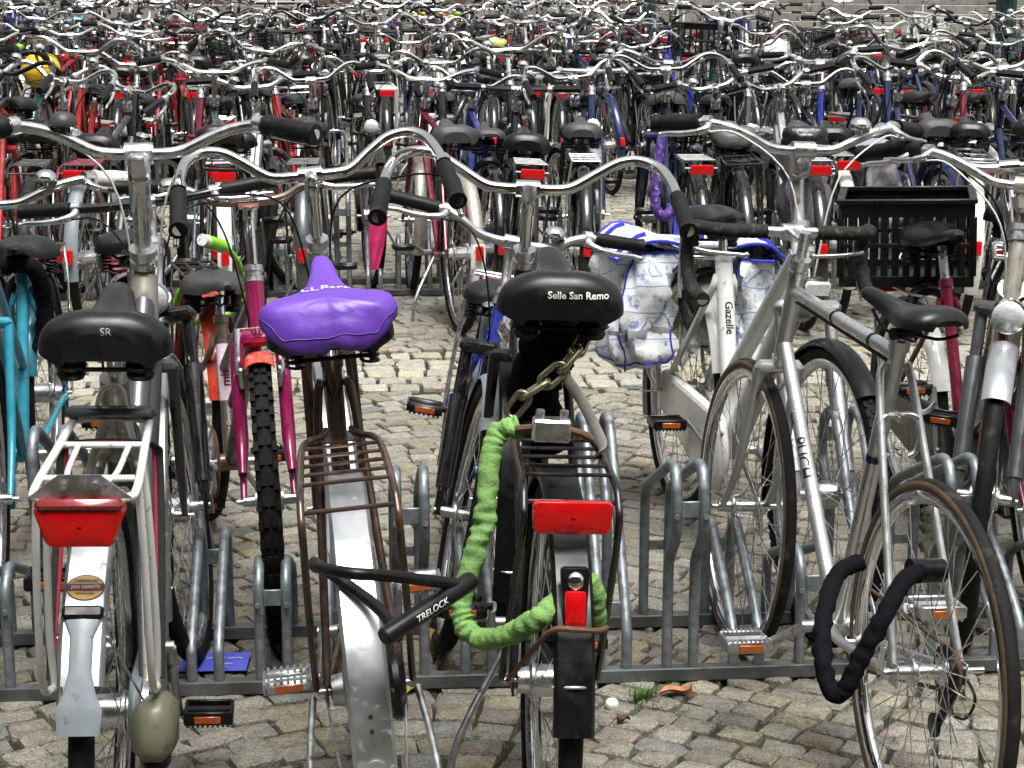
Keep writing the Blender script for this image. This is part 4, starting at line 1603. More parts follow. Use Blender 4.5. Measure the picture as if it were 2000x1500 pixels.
fl.F.append(tuple(range(10)))
fl.F.append(tuple(25 * 10 + j for j in range(10))[::-1])
ob('mud_flap', fl.mesh('mud_flap', 50), blue_gr, child(A, 'mudguard', 1))
ob('stay_clip', MB().box((0, 0, 0), (.012, .06, .022), None, .005).mesh('stay_clip'), black_pl, child(A, 'mudguard', 1),
   Matrix.Translation(((gA.R + .024) * math.cos(R_(135)), 0, (gA.R + .024) * math.sin(R_(135)))) @ Matrix.Rotation(R_(45), 4, 'Y'))
ca = child(A, 'carrier')
ca.location = (0, 0, .035)
zc = 2 * gA.R + .052
lt = ob('tail_light', m_plate(.134, .060, .03, .30), red_m, ca, Matrix.Translation((-1.10 - .262, 0, zc - .038)))
ob('light_lid', MB().box((-.005, 0, .033), (.036, .126, .018), None, .008).mesh('light_lid'), dark_lens, lt)
b = MB()
b.add([(-.004, -.03, .075), (-.004, .03, .075), (-.004, .075, .04), (-.004, -.075, .04), (.0, -.03, .075), (.0, .03, .075), (.0, .075, .04), (.0, -.075, .04)],
      [(0, 1, 2, 3), (7, 6, 5, 4), (0, 4, 5, 1), (1, 5, 6, 2), (2, 6, 7, 3), (3, 7, 4, 0)])
for s in (-1, 1):
    b.tube([(-.012, s * .022, .06), (-.002, s * .022, .06)], .0058, 10)
ob('bracket', b.mesh('bracket'), alu_dull, lt)
b = MB()
b.box((-1.10 + .165, 0, zc + .026), (.032, .150, .020), Matrix.Rotation(R_(-8), 4, 'Y'), .009)
ob('carrier_pad', b.mesh('carrier_pad'), grey_p, ca)
b = MB()
b.tube(spl([(-1.10 + .17, -.025, zc + .03), (-1.10 + .185, -.014, zc + .062), (-1.10 + .185, .014, zc + .062), (-1.10 + .17, .025, zc + .03)], 6), .0045, 8)
ob('carrier_loop', b.mesh('carrier_loop'), white_p, ca)
# oval dealer's sticker on the mudguard
gdA = child(A, 'mudguard', 1)
def on_guard(y, t, lift):
    """Point on the mudguard's back: y sideways, t along it (up), lift above it."""
    an = R_(128) - t / gA.R
    r = gA.R + .018 + lift
    return (r * math.cos(an), y, r * math.sin(an))
sticker_m = pm('ochre_sticker', (.55, .33, .10), .4, 0, .1, 80)
maroon_m = pm('maroon_sticker', (.16, .02, .03), .4, 0, .1, 80)
a = np.linspace(0, 2 * PI, 28, endpoint=False)
for nm_, sx_, sz_, lf, mt in (('sticker_edge', .028, .0215, .0008, black_print), ('sticker', .0265, .020, .0012, sticker_m)):
    b = MB()
    b.add([on_guard(-sx_ * math.cos(q), sz_ * math.sin(q), lf) for q in a], [tuple(range(28))])
    ob(nm_, b.mesh(nm_), mt, gdA)
b = MB()
b.grid(np.array([[on_guard(y, t, .0016) for t in (-.006, .0055)] for y in (.0265, -.0265)]))
ob('sticker_band', b.mesh('sticker_band'), maroon_m, gdA)
for s_, sz_, dz_ in (('JAN GERRITS', .0072, 0), ('TWEEWIELERS', .0052, .0105), ('RIJWIELHANDEL', .0038, -.0105)):
    me = text_mesh(s_, sz_, 0, 0, .0001)
    for v in me.vertices:
        v.co = on_guard(-v.co.x, v.co.y + dz_, .0020)
    ob('lettering', me, white_print if 'JAN' in s_ else black_print, gdA)
me = m_saddle('comfort', 3)
decal(child(A, 'saddle'), 'lettering', 'SR', .017, frame_m((-.125, -.006, -.012), (0, -1, 0), (0, 0, 1)), me, alu_dull, .0012, .1)
# egg-shaped rear end of the chain case, olive over a black foot
b = MB()
b.box((-1.145, -.083, .338), (.150, .066, .098), Matrix.Rotation(R_(14), 4, 'Y'), .019)
ob('chain_guard', b.mesh('chain_guard', 62), pm('dirty_olive_plastic', (.15, .155, .10), .45, 0, .15, 14, GRIME, .3, 25), A)
ob('chain_guard', MB().ball((-1.160, -.083, .292), (.05, .026, .026), 18, 10).mesh('chain_guard', 60), black_pl, A)
ob('chain_case', m_case(gA, 3, .10, .052, .026), blue_gr, A, Matrix.Translation((gA.bbx, .004, gA.bbz)))
b = MB()
bt = ob('wheel_disc', MB().lathe([(.0, -.088), (.028, -.086), (.05, -.07), (.052, -.06)], 28).mesh('wheel_disc'), alu, A, mA)

# red and black luggage strap stretched over that carrier
strap_m = pm('red_black_webbing', (.014, .012, .012), .8, 0, .2, 60, bump=.4, bump_scale=300)
strap_r = pm('red_webbing', (.35, .02, .05), .75, 0, .2, 60, bump=.4, bump_scale=300)
WA = mw(A)
ls = empty('luggage_strap', None, WA)
tag(ls, 'black and red elastic luggage strap stretched over the white tubular carrier', 'strap')
ax_ = -1.10
for dy, mt in ((0, strap_m), (.007, strap_r)):
    b = MB()
    pts = [(ax_ + .0, -.088 + dy * .3, .40), (ax_ + .08, -.085 + dy, .58), (ax_ + .135, -.080 + dy, zc - .02), (ax_ + .13, -.074 + dy, zc + .012), (ax_ + .125 - dy, -.03, zc + .021), (ax_ + .125 - dy, .03, zc + .021), (ax_ + .13, .074 - dy, zc + .012),
           (ax_ + .135, .08 - dy, zc - .02), (ax_ + .08, .085 - dy, .58), (ax_ + .0, .088 - dy * .3, .40)]
    p = spl(pts, 6)
    b.tube(p, .0068 if dy == 0 else .0045, 8, flat=.5)
    ob('webbing', b.mesh('webbing'), mt, ls)

# --- brown bicycle with the purple saddle cover
gB = Geo(wb=1.09, hz0=.76, hz1=.965, bz=1.125, sz=1.0, st=.86, ext=.05)
yB = R_(97.2)
rB = (-.222, 2.914)
B = bike((rB[0] + 1.09 * math.cos(yB), rB[1] + 1.09 * math.sin(yB)), yB, -4.2, 2, gB, 3,
         'worn brown bicycle with silver mudguards under the purple saddle cover', FRONT,
         frame='oma', paint=brown_p, guard_m=guard_alu, gkind='flat', gw=.033, rear_end=215, carrier='classic', carrier_m=brown_p, refl=False, taillight=False,
         saddle='comfort', under='coil', crank=8, pedal='block', pedal_m=alu_dull, case=black_pl, levers=True, lever_m=chrome, bell=False, stand=False, rlock=False, rhub='drum', lamp='ball')
ob('kickstand', m_rearstand(gB, 3), alu_dull, B)
gd = child(B, 'mudguard', 1)
b = MB()
for k, an in enumerate((165, 168.5)):
    t = R_(an)
    r = gB.R + .0186
    b.tube([(r * math.cos(t), 0, r * math.sin(t)), ((r + .0008) * math.cos(t), 0, (r + .0008) * math.sin(t))], .0034, 10)
ob('screw_hole', b.mesh('screw_hole'), black_print, gd)
b = MB()
t = R_(178)
r = gB.R + .018
c0 = np.array((r * math.cos(t), 0, r * math.sin(t)))
nn = np.array((math.cos(t), 0, math.sin(t)))
b.tube([c0, c0 + nn * .004], .017, 20)
for s in (-1, 1):
    b.tube([c0 + (0, s * .026, 0), c0 + (0, s * .026, 0) + nn * .005], .006, 10)
ob('reflector_mount', b.mesh('reflector_mount'), silver, gd)
decal(child(B, 'frame'), 'lettering', 'Kenmerkt', .022, frame_m(gB.S(.62) + (-.016, 0, 0), (-.36, 0, -.93), (0, 1, 0) if False else (0, -1, 0)), child(B, 'frame').data, gold_print, .001, .05)

purple = pm('purple_nylon', (.13, .045, .40), .48, 0, .10, 12, bump=.5, bump_scale=45, spec=.5)
cv = empty('saddle_cover', None, mw(B) @ sad_m(gB))
tag(cv, 'bright purple nylon saddle cover with white lettering on the brown bicycle', 'saddle cover')
def cover_mesh(kind='comfort', grow=.013, seed=0, rag=.006, L=.295, q=3, drop=.03):
    """Elasticated cloth cover: domed top over the saddle, seam, gathered skirt turned in below."""
    rr = np.random.default_rng(seed)
    na = {1: 20, 2: 40, 3: 120}[q]
    t = np.concatenate([np.linspace(0, 1, 60) ** 1.3])
    w = np.interp(t, SADT, SADW[kind]) + grow
    if q == 3:
        w = w * np.interp(t, [0, .35, .6, 1], [1, .97, .62, .50])
    x = -L * .46 + L * t + np.where(t < .02, -grow, 0) * 0
    rear = np.array([(-L * .46 - grow * .8, y) for y in np.linspace(-w[0] * .85, w[0] * .85, 9)])
    O = np.vstack([rear, np.stack([x, w], -1), [(x[-1] + grow, w[-1] * .6), (x[-1] + grow, -w[-1] * .6)], np.stack([x, -w], -1)[::-1]])
    ker = np.array([1, 2, 3, 2, 1]) / 9.0
    seg = np.linalg.norm(np.roll(O, -1, 0) - O, axis=1)
    cum = np.concatenate([[0], np.cumsum(seg)])
    s_ = np.linspace(0, cum[-1], na, endpoint=False)
    Oc = np.vstack([O, O[:1]])
    O = np.stack([np.interp(s_, cum, Oc[:, 0]), np.interp(s_, cum, Oc[:, 1])], -1)
    for _ in range(2):
        O = sum(kk * np.roll(O, sh, 0) for kk, sh in zip(ker, (-2, -1, 0, 1, 2)))
    C = np.stack([np.clip(O[:, 0], -L * .36, L * .46), np.zeros(na)], -1)
    ph = rr.uniform(0, 6, 8)
    fold = .5 * np.sin(s_ * 95 + ph[0]) + .3 * np.sin(s_ * 151 + ph[1]) + .35 * np.sin(s_ * 43 + ph[2])
    def top(xx):
        return np.interp((xx + L * .46) / L, SADT, SADH[kind]) + grow + np.interp((xx + L * .46) / L, [0, .15, .6, 1], [0, 0, .016 if q == 3 else 0, .026 if q == 3 else 0])
    R = []
    for s in (0.0, .25, .5, .7, .84, .94, 1.0):
        xy = C + (O - C) * s
        f = 1 - (1 - min(s, .999) ** 3.2) ** (1 / 3.2)
        z = top(xy[:, 0]) - .026 * f + rag * .15 * s * fold
        R.append(np.column_stack([xy, z]))
    z1 = R[-1][:, 2]
    nr = np.stack([O[:, 0] - C[:, 0], O[:, 1]], -1)
    nr /= np.linalg.norm(nr, axis=1)[:, None] + 1e-9
    for k, (dz, out) in enumerate(((.008, .002), (.018, .0028), (.03, .001), (.039, -.004), (.042, -.012), (.036, -.022))):
        g_ = min(1, k / 3)
        xy = O + nr * (out + rag * .32 * g_ * fold)[:, None]
        R.append(np.column_stack([xy, z1 - dz * (drop / .03) + rag * .25 * g_ * np.roll(fold, 2)]))
    b = MB()
    P = np.array(R)
    b.grid(P[:, ::-1], cv=True)
    CACHE[('coverseam', seed, q)] = P[7]
    return b.mesh('saddle_cover', 75)
cm = cover_mesh('comfort', .008, 0, .018, .29, 3, .025)
ob('cloth', cm, purple, cv)
decal(cv, 'lettering', 'Party', .029, frame_m((-.012, -.022, .05), (0, -1, 0), (1, 0, .25)), cm, white_print, .0015, .1)
decal(cv, 'lettering', 'LL', .034, frame_m((-.018, .026, .05), (0, -1, 0), (1, 0, .25)), cm, white_print, .0015, .1)
b = MB()
b.tube(CACHE[('coverseam', 0, 3)], .0013, 5, closed=True)
ob('seam', b.mesh('seam'), pm('dark_purple_seam', (.06, .02, .25), .6), cv)

lock = empty('shackle_lock', None, Matrix.Identity(4))
tag(lock, 'black shackle lock with white lettering hooked round the silver rear mudguard', 'lock')
b = MB()
e0, e1 = np.array((-.058, 2.60, .640)), np.array((-.185, 2.50, .585))
dd = (e1 - e0) / np.linalg.norm(e1 - e0)
b.tube([e0, e0 + dd * .004, e1 - dd * .004, e1], np.array([.0125, .0145, .0145, .012]), 20)
lb_ = ob('lock_body', b.mesh('lock_body', 30), black_pl, lock)
b = MB()
b.tube(spl([e0 + dd * .03 + (0, .0, .008), (-.175, 2.52, .672), (-.232, 2.50, .683), (-.283, 2.56, .672), (-.296, 2.66, .645), (-.262, 2.66, .620), (-.20, 2.60, .596), e1 + (.02, .02, -.005)], 7), .0092, 12)
ob('shackle', b.mesh('shackle'), black_pl, lock)
ex = tuple(-dd)
decal(lb_, 'lettering', 'TRELOCK', .0135, frame_m((e0 + e1) / 2 + (0.01, -.02, .004), ex, (0, .35, .9)), lb_.data, white_print, .001, .05, .25)

# --- black bicycle, green sleeved chain
gC = Geo(wb=1.09, hz0=.745, hz1=.935, bz=1.09, sz=1.045, st=.90, ext=.05)
yC = R_(94.5)
rC = (.05, 2.937)
C = bike((rC[0] + 1.09 * math.cos(yC), rC[1] + 1.09 * math.sin(yC)), yC, 2.2, -2, gC, 3,
         'worn black bicycle with wide saddle and long red reflector on its carrier', FRONT,
         frame='diamond', paint=black_w, guard_m=black_pl, gkind='flat', gw=.031, rear_end=172, carrier='classic', carrier_m=black_w, refl=False, taillight=False,
         saddle='comfort', under='buffer', bar='dutchwide', crank=-30, pedal='block', case=black_pl, bell=False, levers=False, rlock=False, stand=True, cables=False, lamp='bullet')
ca = child(C, 'carrier')
zc = 2 * gC.R + .052
ob('reflector', m_plate(.126, .052, .014, .05), red_m, ca, Matrix.Translation((-1.09 - .21, 0, zc - .047)))
gd = child(C, 'mudguard', 1)
t = R_(139)
tl = ob('tail_light', m_plate(.045, .095, .02, .25), black_pl, gd, Matrix.Translation(((gC.R + .028) * math.cos(t), 0, (gC.R + .028) * math.sin(t))) @ Matrix.Rotation(R_(12), 4, 'Y'))
ob('red_lens', m_plate(.034, .056, .012, .1), red_m, tl, Matrix.Translation((-.011, 0, -.016)))
ob('chrome_cap', MB().ball((-.008, 0, .026), (.010, .015, .016), 14, 8).mesh('chrome_cap'), chrome, tl)
b = MB()
b.tube(spl([(-.26, -.055, .19), (-.315, -.035, .205), (-.325, 0, .21), (-.315, .035, .205), (-.26, .06, .15), (-.05, .075, .02)], 6), .0045, 8)
ob('wire_stay', b.mesh('wire_stay'), rusty, gd)
decal(child(C, 'saddle'), 'lettering', 'Selle San Remo', .0165, frame_m((-.125, -.024, -.018), (0, -1, 0), (0, 0, 1)), m_saddle('comfort', 3), white_print, .0012, .1, 0, .0003)
b = MB()
for s in (-1, 1):
    for k in range(4):
        b.lathe([(.02, -.085 + k * .014), (.030, -.081 + k * .014), (.020, -.073 + k * .014)], 16, (-.08, s * .055, 0), 'z')
ob('bellows', b.mesh('bellows'), vinyl, child(C, 'saddle'))
ob('cap', MB().lathe([(0, .002), (.013, .001), (.0145, -.006), (.0145, -.03)], 14, ax='z').mesh('cap'), alu, C, Matrix.Translation(Vector(gC.A(gC.bz + .012))))

def wrinkled(pts, r, seed, k=9, n=18, amp=.16):
    """Cloth sleeve on a path: slanting gathered folds of uneven depth."""
    rr = np.random.default_rng(seed)
    p = spl(pts, k * 2)
    m = len(p)
    b = MB()
    b.tube(p, r, n)
    v = b.arr().reshape(m, n, 3)
    d = v - p[:, None]
    s_ = np.arange(m)[:, None]
    th = np.linspace(0, 2 * PI, n, endpoint=False)[None]
    f = np.zeros((m, n))
    for i in range(7):
        w = rr.uniform(.35, 1.5)
        f += rr.uniform(.4, 1) * np.sin(w * s_ + rr.integers(1, 3) * th * rr.choice([-1, 1]) + rr.uniform(0, 6))
    f = f / 3.0
    env = .6 + .4 * np.sin(s_ * .13 + rr.uniform(0, 6))
    v = p[:, None] + d * (1 + amp * 1.25 * env * np.clip(f, -1.2, 1.2) + rr.normal(0, .025, (m, n)))[:, :, None]
    b.V = [v.reshape(-1, 3)]
    return b

green_c = pm('pale_green_sleeve', (.17, .33, .09), .85, 0, .22, 30, (.05, .06, .03), .12, 70, bump=.6, bump_scale=220)
gl = wrinkled([(.012, 2.85, .812), (-.022, 2.845, .80), (-.036, 2.83, .755), (-.042, 2.81, .678), (-.060, 2.79, .616), (-.080, 2.78, .546), (-.074, 2.765, .505), (-.045, 2.745, .492), (.0, 2.70, .518), (.045, 2.665, .560), (.075, 2.70, .575)], .0170, 3, 9, 20, .22)
gs = empty('sleeved_chain', None, Matrix.Translation((0, 2.78, 0)))
tag(gs, 'lock chain in a wrinkled pale green cloth sleeve on the black bicycle', 'chain lock')
TI = Matrix.Translation((0, -2.78, 0))
ob('sleeve', gl.mesh('sleeve', 80), green_c, gs, TI)
gl2 = wrinkled([(.118, 2.72, .60), (.130, 2.73, .56), (.128, 2.76, .51), (.10, 2.80, .48)], .017, 5, 8, 14)
ob('sleeve', gl2.mesh('sleeve', 80), green_c, gs, TI)
b = MB()
b.tube(spl([(.005, 2.83, .812), (.05, 2.83, .815), (.10, 2.84, .805), (.128, 2.85, .79)], 6), .006, 8)
ob('rusty_chain', b.mesh('rusty_chain'), rusty, gs, TI)
pdl = empty('padlock', None, Matrix.Translation((.062, 2.815, .815)) @ Matrix.Rotation(R_(3), 4, 'Z') @ Matrix.Rotation(R_(3), 4, 'Y'))
tag(pdl, 'square steel clamp padlock with two bolts on the black carrier', 'padlock')
bm_ = MB().box((0, 0, 0), (.060, .034, .036), None, .0035).mesh('lock_block', 25)
bl = ob('lock_block', bm_, alu, pdl)
decal(bl, 'lettering', 'PRO-TEX', .0125, frame_m((0, -.02, -.001), (1, 0, 0), (0, 0, 1)), bm_, alu_dull, .0008)
b = MB()
for s in (-1, 1):
    b.lathe([(0, .032), (.0062, .032), (.0070, .030), (.0070, .017), (.0055, .016)], 14, (s * .019, 0, 0), 'z')
ob('bolt', b.mesh('bolt'), alu, pdl)

hc = empty('heavy_chain', None, Matrix.Translation((.05, 3.05, .84)))
tag(hc, 'heavy square-link steel chain hanging below the wide black saddle', 'chain')
def link_mesh():
    L, w = .030, .0115
    p = []
    for a in np.linspace(-PI / 2, PI / 2, 9):
        p.append((L / 2 + w * math.cos(a), w * math.sin(a), 0))
    for a in np.linspace(PI / 2, PI * 1.5, 9):
        p.append((-L / 2 + w * math.cos(a), w * math.sin(a), 0))
    return MB().tube(p, .0054, 10, closed=True).mesh('link')
lm_ = link_mesh()
cpts = np.array([(-.052, -.02, -.052), (-.028, -.03, -.018), (.004, -.03, .004), (.034, -.03, .03), (.058, -.02, .058), (.07, .0, .082)])
for i in range(5):
    a_, b_ = cpts[i], cpts[i + 1]
    dv = Vector(b_ - a_).normalized()
    side = Vector((0, 0, 1)).cross(dv).normalized() if i % 2 else Vector((0, -1, 0.3)).cross(dv).normalized()
    ob('link', lm_, brassy, hc, frame_m((a_ + b_) / 2, dv, side))
seatrag = ob('seat_cloth', wrinkled([(.085, 3.07, .93), (.055, 3.10, .87), (.035, 3.14, .80), (.05, 3.17, .74), (.065, 3.18, .69)], .045, 9, 8, 18, .14).mesh('seat_cloth', 80), black_cloth)
tag(seatrag, 'black cloth sleeve bunched under the wide black saddle', 'cloth')
b = MB()
b.tube(spl([(.085, 3.02, .86), (.115, 3.00, .82), (.14, 2.97, .775), (.150, 2.93, .755), (.138, 2.91, .748)], 7), .011, 8, flat=.22)
web = ob('webbing_strap', b.mesh('webbing_strap'), pm('grey_webbing', (.22, .21, .19), .85, 0, .2, 60, bump=.5, bump_scale=400))
tag(web, 'grey webbing strap dangling right of the heavy steel chain', 'strap')

# --- silver racing bicycle with drop bars
gD = Geo(R=.336, tr=.0135, wb=1.03, bbx=-.61, bbz=.27, ha=72, off=.05, hz0=.715, hz1=.905, sa=73, st=.865, sz=.962, bz=.985, ext=.085, fw=.046, tube=.0155)
yD = R_(100.8)
rD = (.703, 3.0)
D = bike((rD[0] + 1.03 * math.cos(yD), rD[1] + 1.03 * math.sin(yD)), yD, 2.5, -1, gD, 3,
         'silver racing bicycle with taped drop handlebar and black saddle', FRONT,
         frame='diamond', paint=silver, bar='drop', bar_m=alu, stem='racer', stem_m=alu, saddle='racer', under='rails', saddle_yaw=16, saddle_scale=.86, pedal_m=alu_dull, guards=False, carrier=None, case=None,
         pedal='cage', crank=150, stand=False, rlock=False, lamp=None, wall=True, fhub='thin', rhub='thin', tyre=rubber_old, fork_m=silver, bell=False, rim=chrome)
hb = child(D, 'handlebar')
c = bar_c(gD)
for s in (-1, 1):
    h = spl([(0, .055, 0), (0, .10, 0), (.004, .15, 0), (.03, .182, 0), (.07, .192, -.004), (.097, .194, -.03), (.098, .195, -.075), (.065, .196, -.118), (.015, .196, -.135), (-.045, .196, -.140)], 9)
    b = MB()
    k = len(h)
    b.tube(h * (1, s, 1) + c, .0148 + .0011 * (np.arange(k) % 3 == 0), 14)
    ob('bar_tape', b.mesh('bar_tape'), tape, hb)
b = MB()                                                     # rear brake caliper over the tyre
q0 = gD.S(gD.st - .10) + (-.05, 0, -.035)
for s in (-1, 1):
    b.tube(spl([q0 + (0, 0, .01), q0 + (-.01, s * .025, .012), q0 + (-.014, s * .042, -.008), q0 + (-.016, s * .034, -.05), q0 + (-.016, s * .02, -.062)], 5), .0058, 10)
b.tube(spl([q0 + (0, -.03, .012), q0 + (0, -.055, .018), q0 + (0, -.07, .034)], 4), .005, 8)
b.tube([q0 + (.02, 0, .008), q0 + (-.026, 0, .008)], .008, 10)
ob('brake_caliper', b.mesh('brake_caliper'), alu, D)
b = MB()
q0 = gD.A(gD.hz0 - .03) + (.035, 0, .0)
for s in (-1, 1):
    b.tube(spl([q0 + (0, 0, .01), q0 + (.008, s * .028, .006), q0 + (.012, s * .038, -.02), q0 + (.012, s * .02, -.055)], 5), .0055, 10)
ob('brake_caliper', b.mesh('brake_caliper'), alu, D)
b = MB()                                                     # freewheel and rear derailleur
for i, rr_ in enumerate((.028, .032, .037, .042, .047)):
    b.lathe([(.012, -.001), (rr_, -.001), (rr_, .001), (.012, .001)], 26, (0, -.034 - .005 * (4 - i), 0))
ob('freewheel', b.mesh('freewheel'), black_pl, D, Matrix.Translation((-1.03, 0, gD.R)))
b = MB()
b.lathe([(0, -.004), (.022, -.003), (.022, .003), (0, .004)], 18, (-1.03 + .03, -.052, gD.R - .065))
b.lathe([(0, -.004), (.022, -.003), (.022, .003), (0, .004)], 18, (-1.03 + .06, -.052, gD.R - .125))
b.tube(spl([(-1.03, -.062, gD.R - .02), (-1.03 + .02, -.06, gD.R - .06), (-1.03 + .06, -.057, gD.R - .125)], 4), .008, 8)
b.tube(spl([(-1.03, -.066, gD.R), (-1.03 - .05, -.07, gD.R - .03), (-1.03 - .03, -.068, gD.R - .075), (-1.03 + .01, -.066, gD.R - .09)], 5), .0028, 6)
ob('derailleur', b.mesh('derailleur'), black_pl, D)
b = MB()
b.tube([(-1.03, .062, gD.R), (-1.03, .082, gD.R)], .010, 14)
b.tube(spl([(-1.03, .084, gD.R), (-1.03 - .01, .092, gD.R + .03), (-1.03 - .012, .09, gD.R + .052)], 4), .007, 8, flat=.5)
ob('axle_end', MB().tube([(-1.03, -.07, gD.R), (-1.03, -.105, gD.R)], .006, 10).mesh('axle_end'), alu, D)
ob('quick_release', b.mesh('quick_release'), alu, D)
fd = child(D, 'frame')
dt0, dt1 = gD.A(.75), np.array([gD.bbx, 0, gD.bbz])
mid = dt0 * .55 + dt1 * .45
dv = (dt1 - dt0) / np.linalg.norm(dt1 - dt0)
decal(fd, 'lettering', 'PUCH', .036, frame_m(mid + (-.0, .014, .012), dv, (.3, .5, .6) if False else (.35, -.75, .5)), fd.data, black_print, .0008, .05, 0, .0006)
for off, mt in ((-.11, blue_p), (-.095, green_p)):
    b = MB()
    m0 = mid + dv * off
    b.tube([m0 - dv * .006, m0 + dv * .006], .0163, 16, caps=False)
    ob('paint_band', b.mesh('paint_band'), mt, fd)
    b = MB()
    m0 = gD.S(.66 + off * .2)
    d2 = (gD.S(1.0) - gD.S(0)) / np.linalg.norm(gD.S(1.0) - gD.S(0))
    b.tube([m0 - d2 * .006, m0 + d2 * .006], .0163, 16, caps=False)
    ob('paint_band', b.mesh('paint_band'), mt, fd)
for zz in (.45, .8):
    tt = gD.A(.867) * (1 - zz) + gD.S(.845) * zz
    d2 = gD.S(.845) - gD.A(.867)
    d2 /= np.linalg.norm(d2)
    ob('cable_tie', MB().tube([tt - d2 * .004, tt + d2 * .004], .0155, 14).mesh('cable_tie'), black_pl, fd)
b = MB()
for k in range(3):
    b.tube([gD.A(.867) + (-.03, .006 * (k - 1), -.018), gD.S(.845) + (.02, .006 * (k - 1), -.018)], .0022, 6)
ob('cable', b.mesh('cable'), black_pl, fd)
dl = empty('sleeved_chain', None, Matrix.Identity(4))
ob('lock_head', MB().tube([(.675, 2.985, .525), (.735, 3.0, .52)], .021, 18).mesh('lock_head'), black_pl, dl)
ob('sleeve', wrinkled([(.690, 2.98, .525), (.655, 2.94, .520), (.618, 2.90, .475), (.580, 2.89, .405), (.556, 2.89, .350), (.536, 2.90, .340), (.524, 2.93, .385), (.536, 3.0, .44), (.570, 3.08, .485), (.615, 3.11, .50)], .0155, 21, 7, 16, .16).mesh('sleeve', 80), black_cloth, dl)
tag(dl, 'black cloth sleeved lock chain looped round the silver racing bicycle frame', 'chain lock')

# --- white and silver bicycle facing us with flowered panniers
gE = Geo(wb=1.10, hz0=.735, hz1=.90, bz=1.105, sz=.905, st=.76, ext=.06, tube=.019)
yE = math.atan2(-.98, .20)
E_ = bike((.700, 4.07), yE, -2.6, 0, gE, 3, 'white and silver bicycle facing us behind the drop handlebar racer', FRONT,
          frame='fat', paint=white_p, fork='sus', fork_m=alu_dull, bar='city', bar_m=alu, stem='city', stem_m=alu, lever_m=alu, saddle='city', under='buffer',
          guard_m=white_p, fguard_m=black_pl, carrier='hoop', carrier_m=alu, refl=True, lamp='box', lamp_m=black_pl, case=white_pl, crank=168, pedal='cage',
          fhub='dynamo', rhub='gear', lamp_z=.80, rlock=True, cable_m=white_pl)
b = MB()                                                     # tread blocks on the front tyre
for i in range(84):
    a = 2 * PI * i / 84
    for s in (-1, 0, 1):
        t = s * .62
        rc = gE.R - gE.tr
        r = rc + (gE.tr + .001) * math.cos(t)
        b.box((r * math.cos(a + s * .02), (gE.tr + .001) * math.sin(t), r * math.sin(a + s * .02)), (.004, .008, .017), Matrix.Rotation(-a, 4, 'Y') @ Matrix.Rotation(R_(90), 4, 'Y') @ Matrix.Rotation(R_(90), 4, 'Y'), 0)
fw_ = child(E_, 'wheel', 0)
ob('tread', b.mesh('tread'), rubber, fw_)
fe = child(E_, 'frame')
decal(fe, 'lettering', 'Gazelle', .030, frame_m(gE.S(.62) + (.024, 0, 0), (.36, 0, -.93), (0, 1, 0)), fe.data, black_print, .001, .06, 0, .0006)
dt0, dt1 = gE.A(.79), np.array([gE.bbx, 0, gE.bbz + .02])
mid = dt0 * .6 + dt1 * .4
dv = (dt1 - dt0) / np.linalg.norm(dt1 - dt0)
decal(fe, 'lettering', 'chamonix', .034, frame_m(mid + (.02, .0, .0), -dv, (.4, -.8, .4) if False else (0.5, -.6, .5)), fe.data, gold_print, .001, .07, .2)
skirt = MB()                                                 # smoke-grey skirt guard
for s in (-1, 1):
    P = []
    for an in np.linspace(R_(35), R_(120), 12):
        P.append([(r * math.cos(an), s * (.045 + .01 * (1 - (r - .14) / .2)), r * math.sin(an)) for r in np.linspace(.15, gE.R - .01, 5)])
    skirt.grid(np.array(P))
skm = bpy.data.materials.new('smoked_skirt_guard')
skm.use_nodes = True
skb = skm.node_tree.nodes['Principled BSDF']
skb.inputs['Base Color'].default_value = (.05, .05, .05, 1)
skb.inputs['Alpha'].default_value = .55
skb.inputs['Roughness'].default_value = .3
ob('skirt_guard', skirt.mesh('skirt_guard'), skm, E_, Matrix.Translation((-1.10, 0, gE.R)))
ob('lock_button', MB().box((-1.10 + .155, .066, gE.R + .27), (.02, .016, .022), None, .005).mesh('lock_button'), orange_l, child(E_, 'ring_lock'))

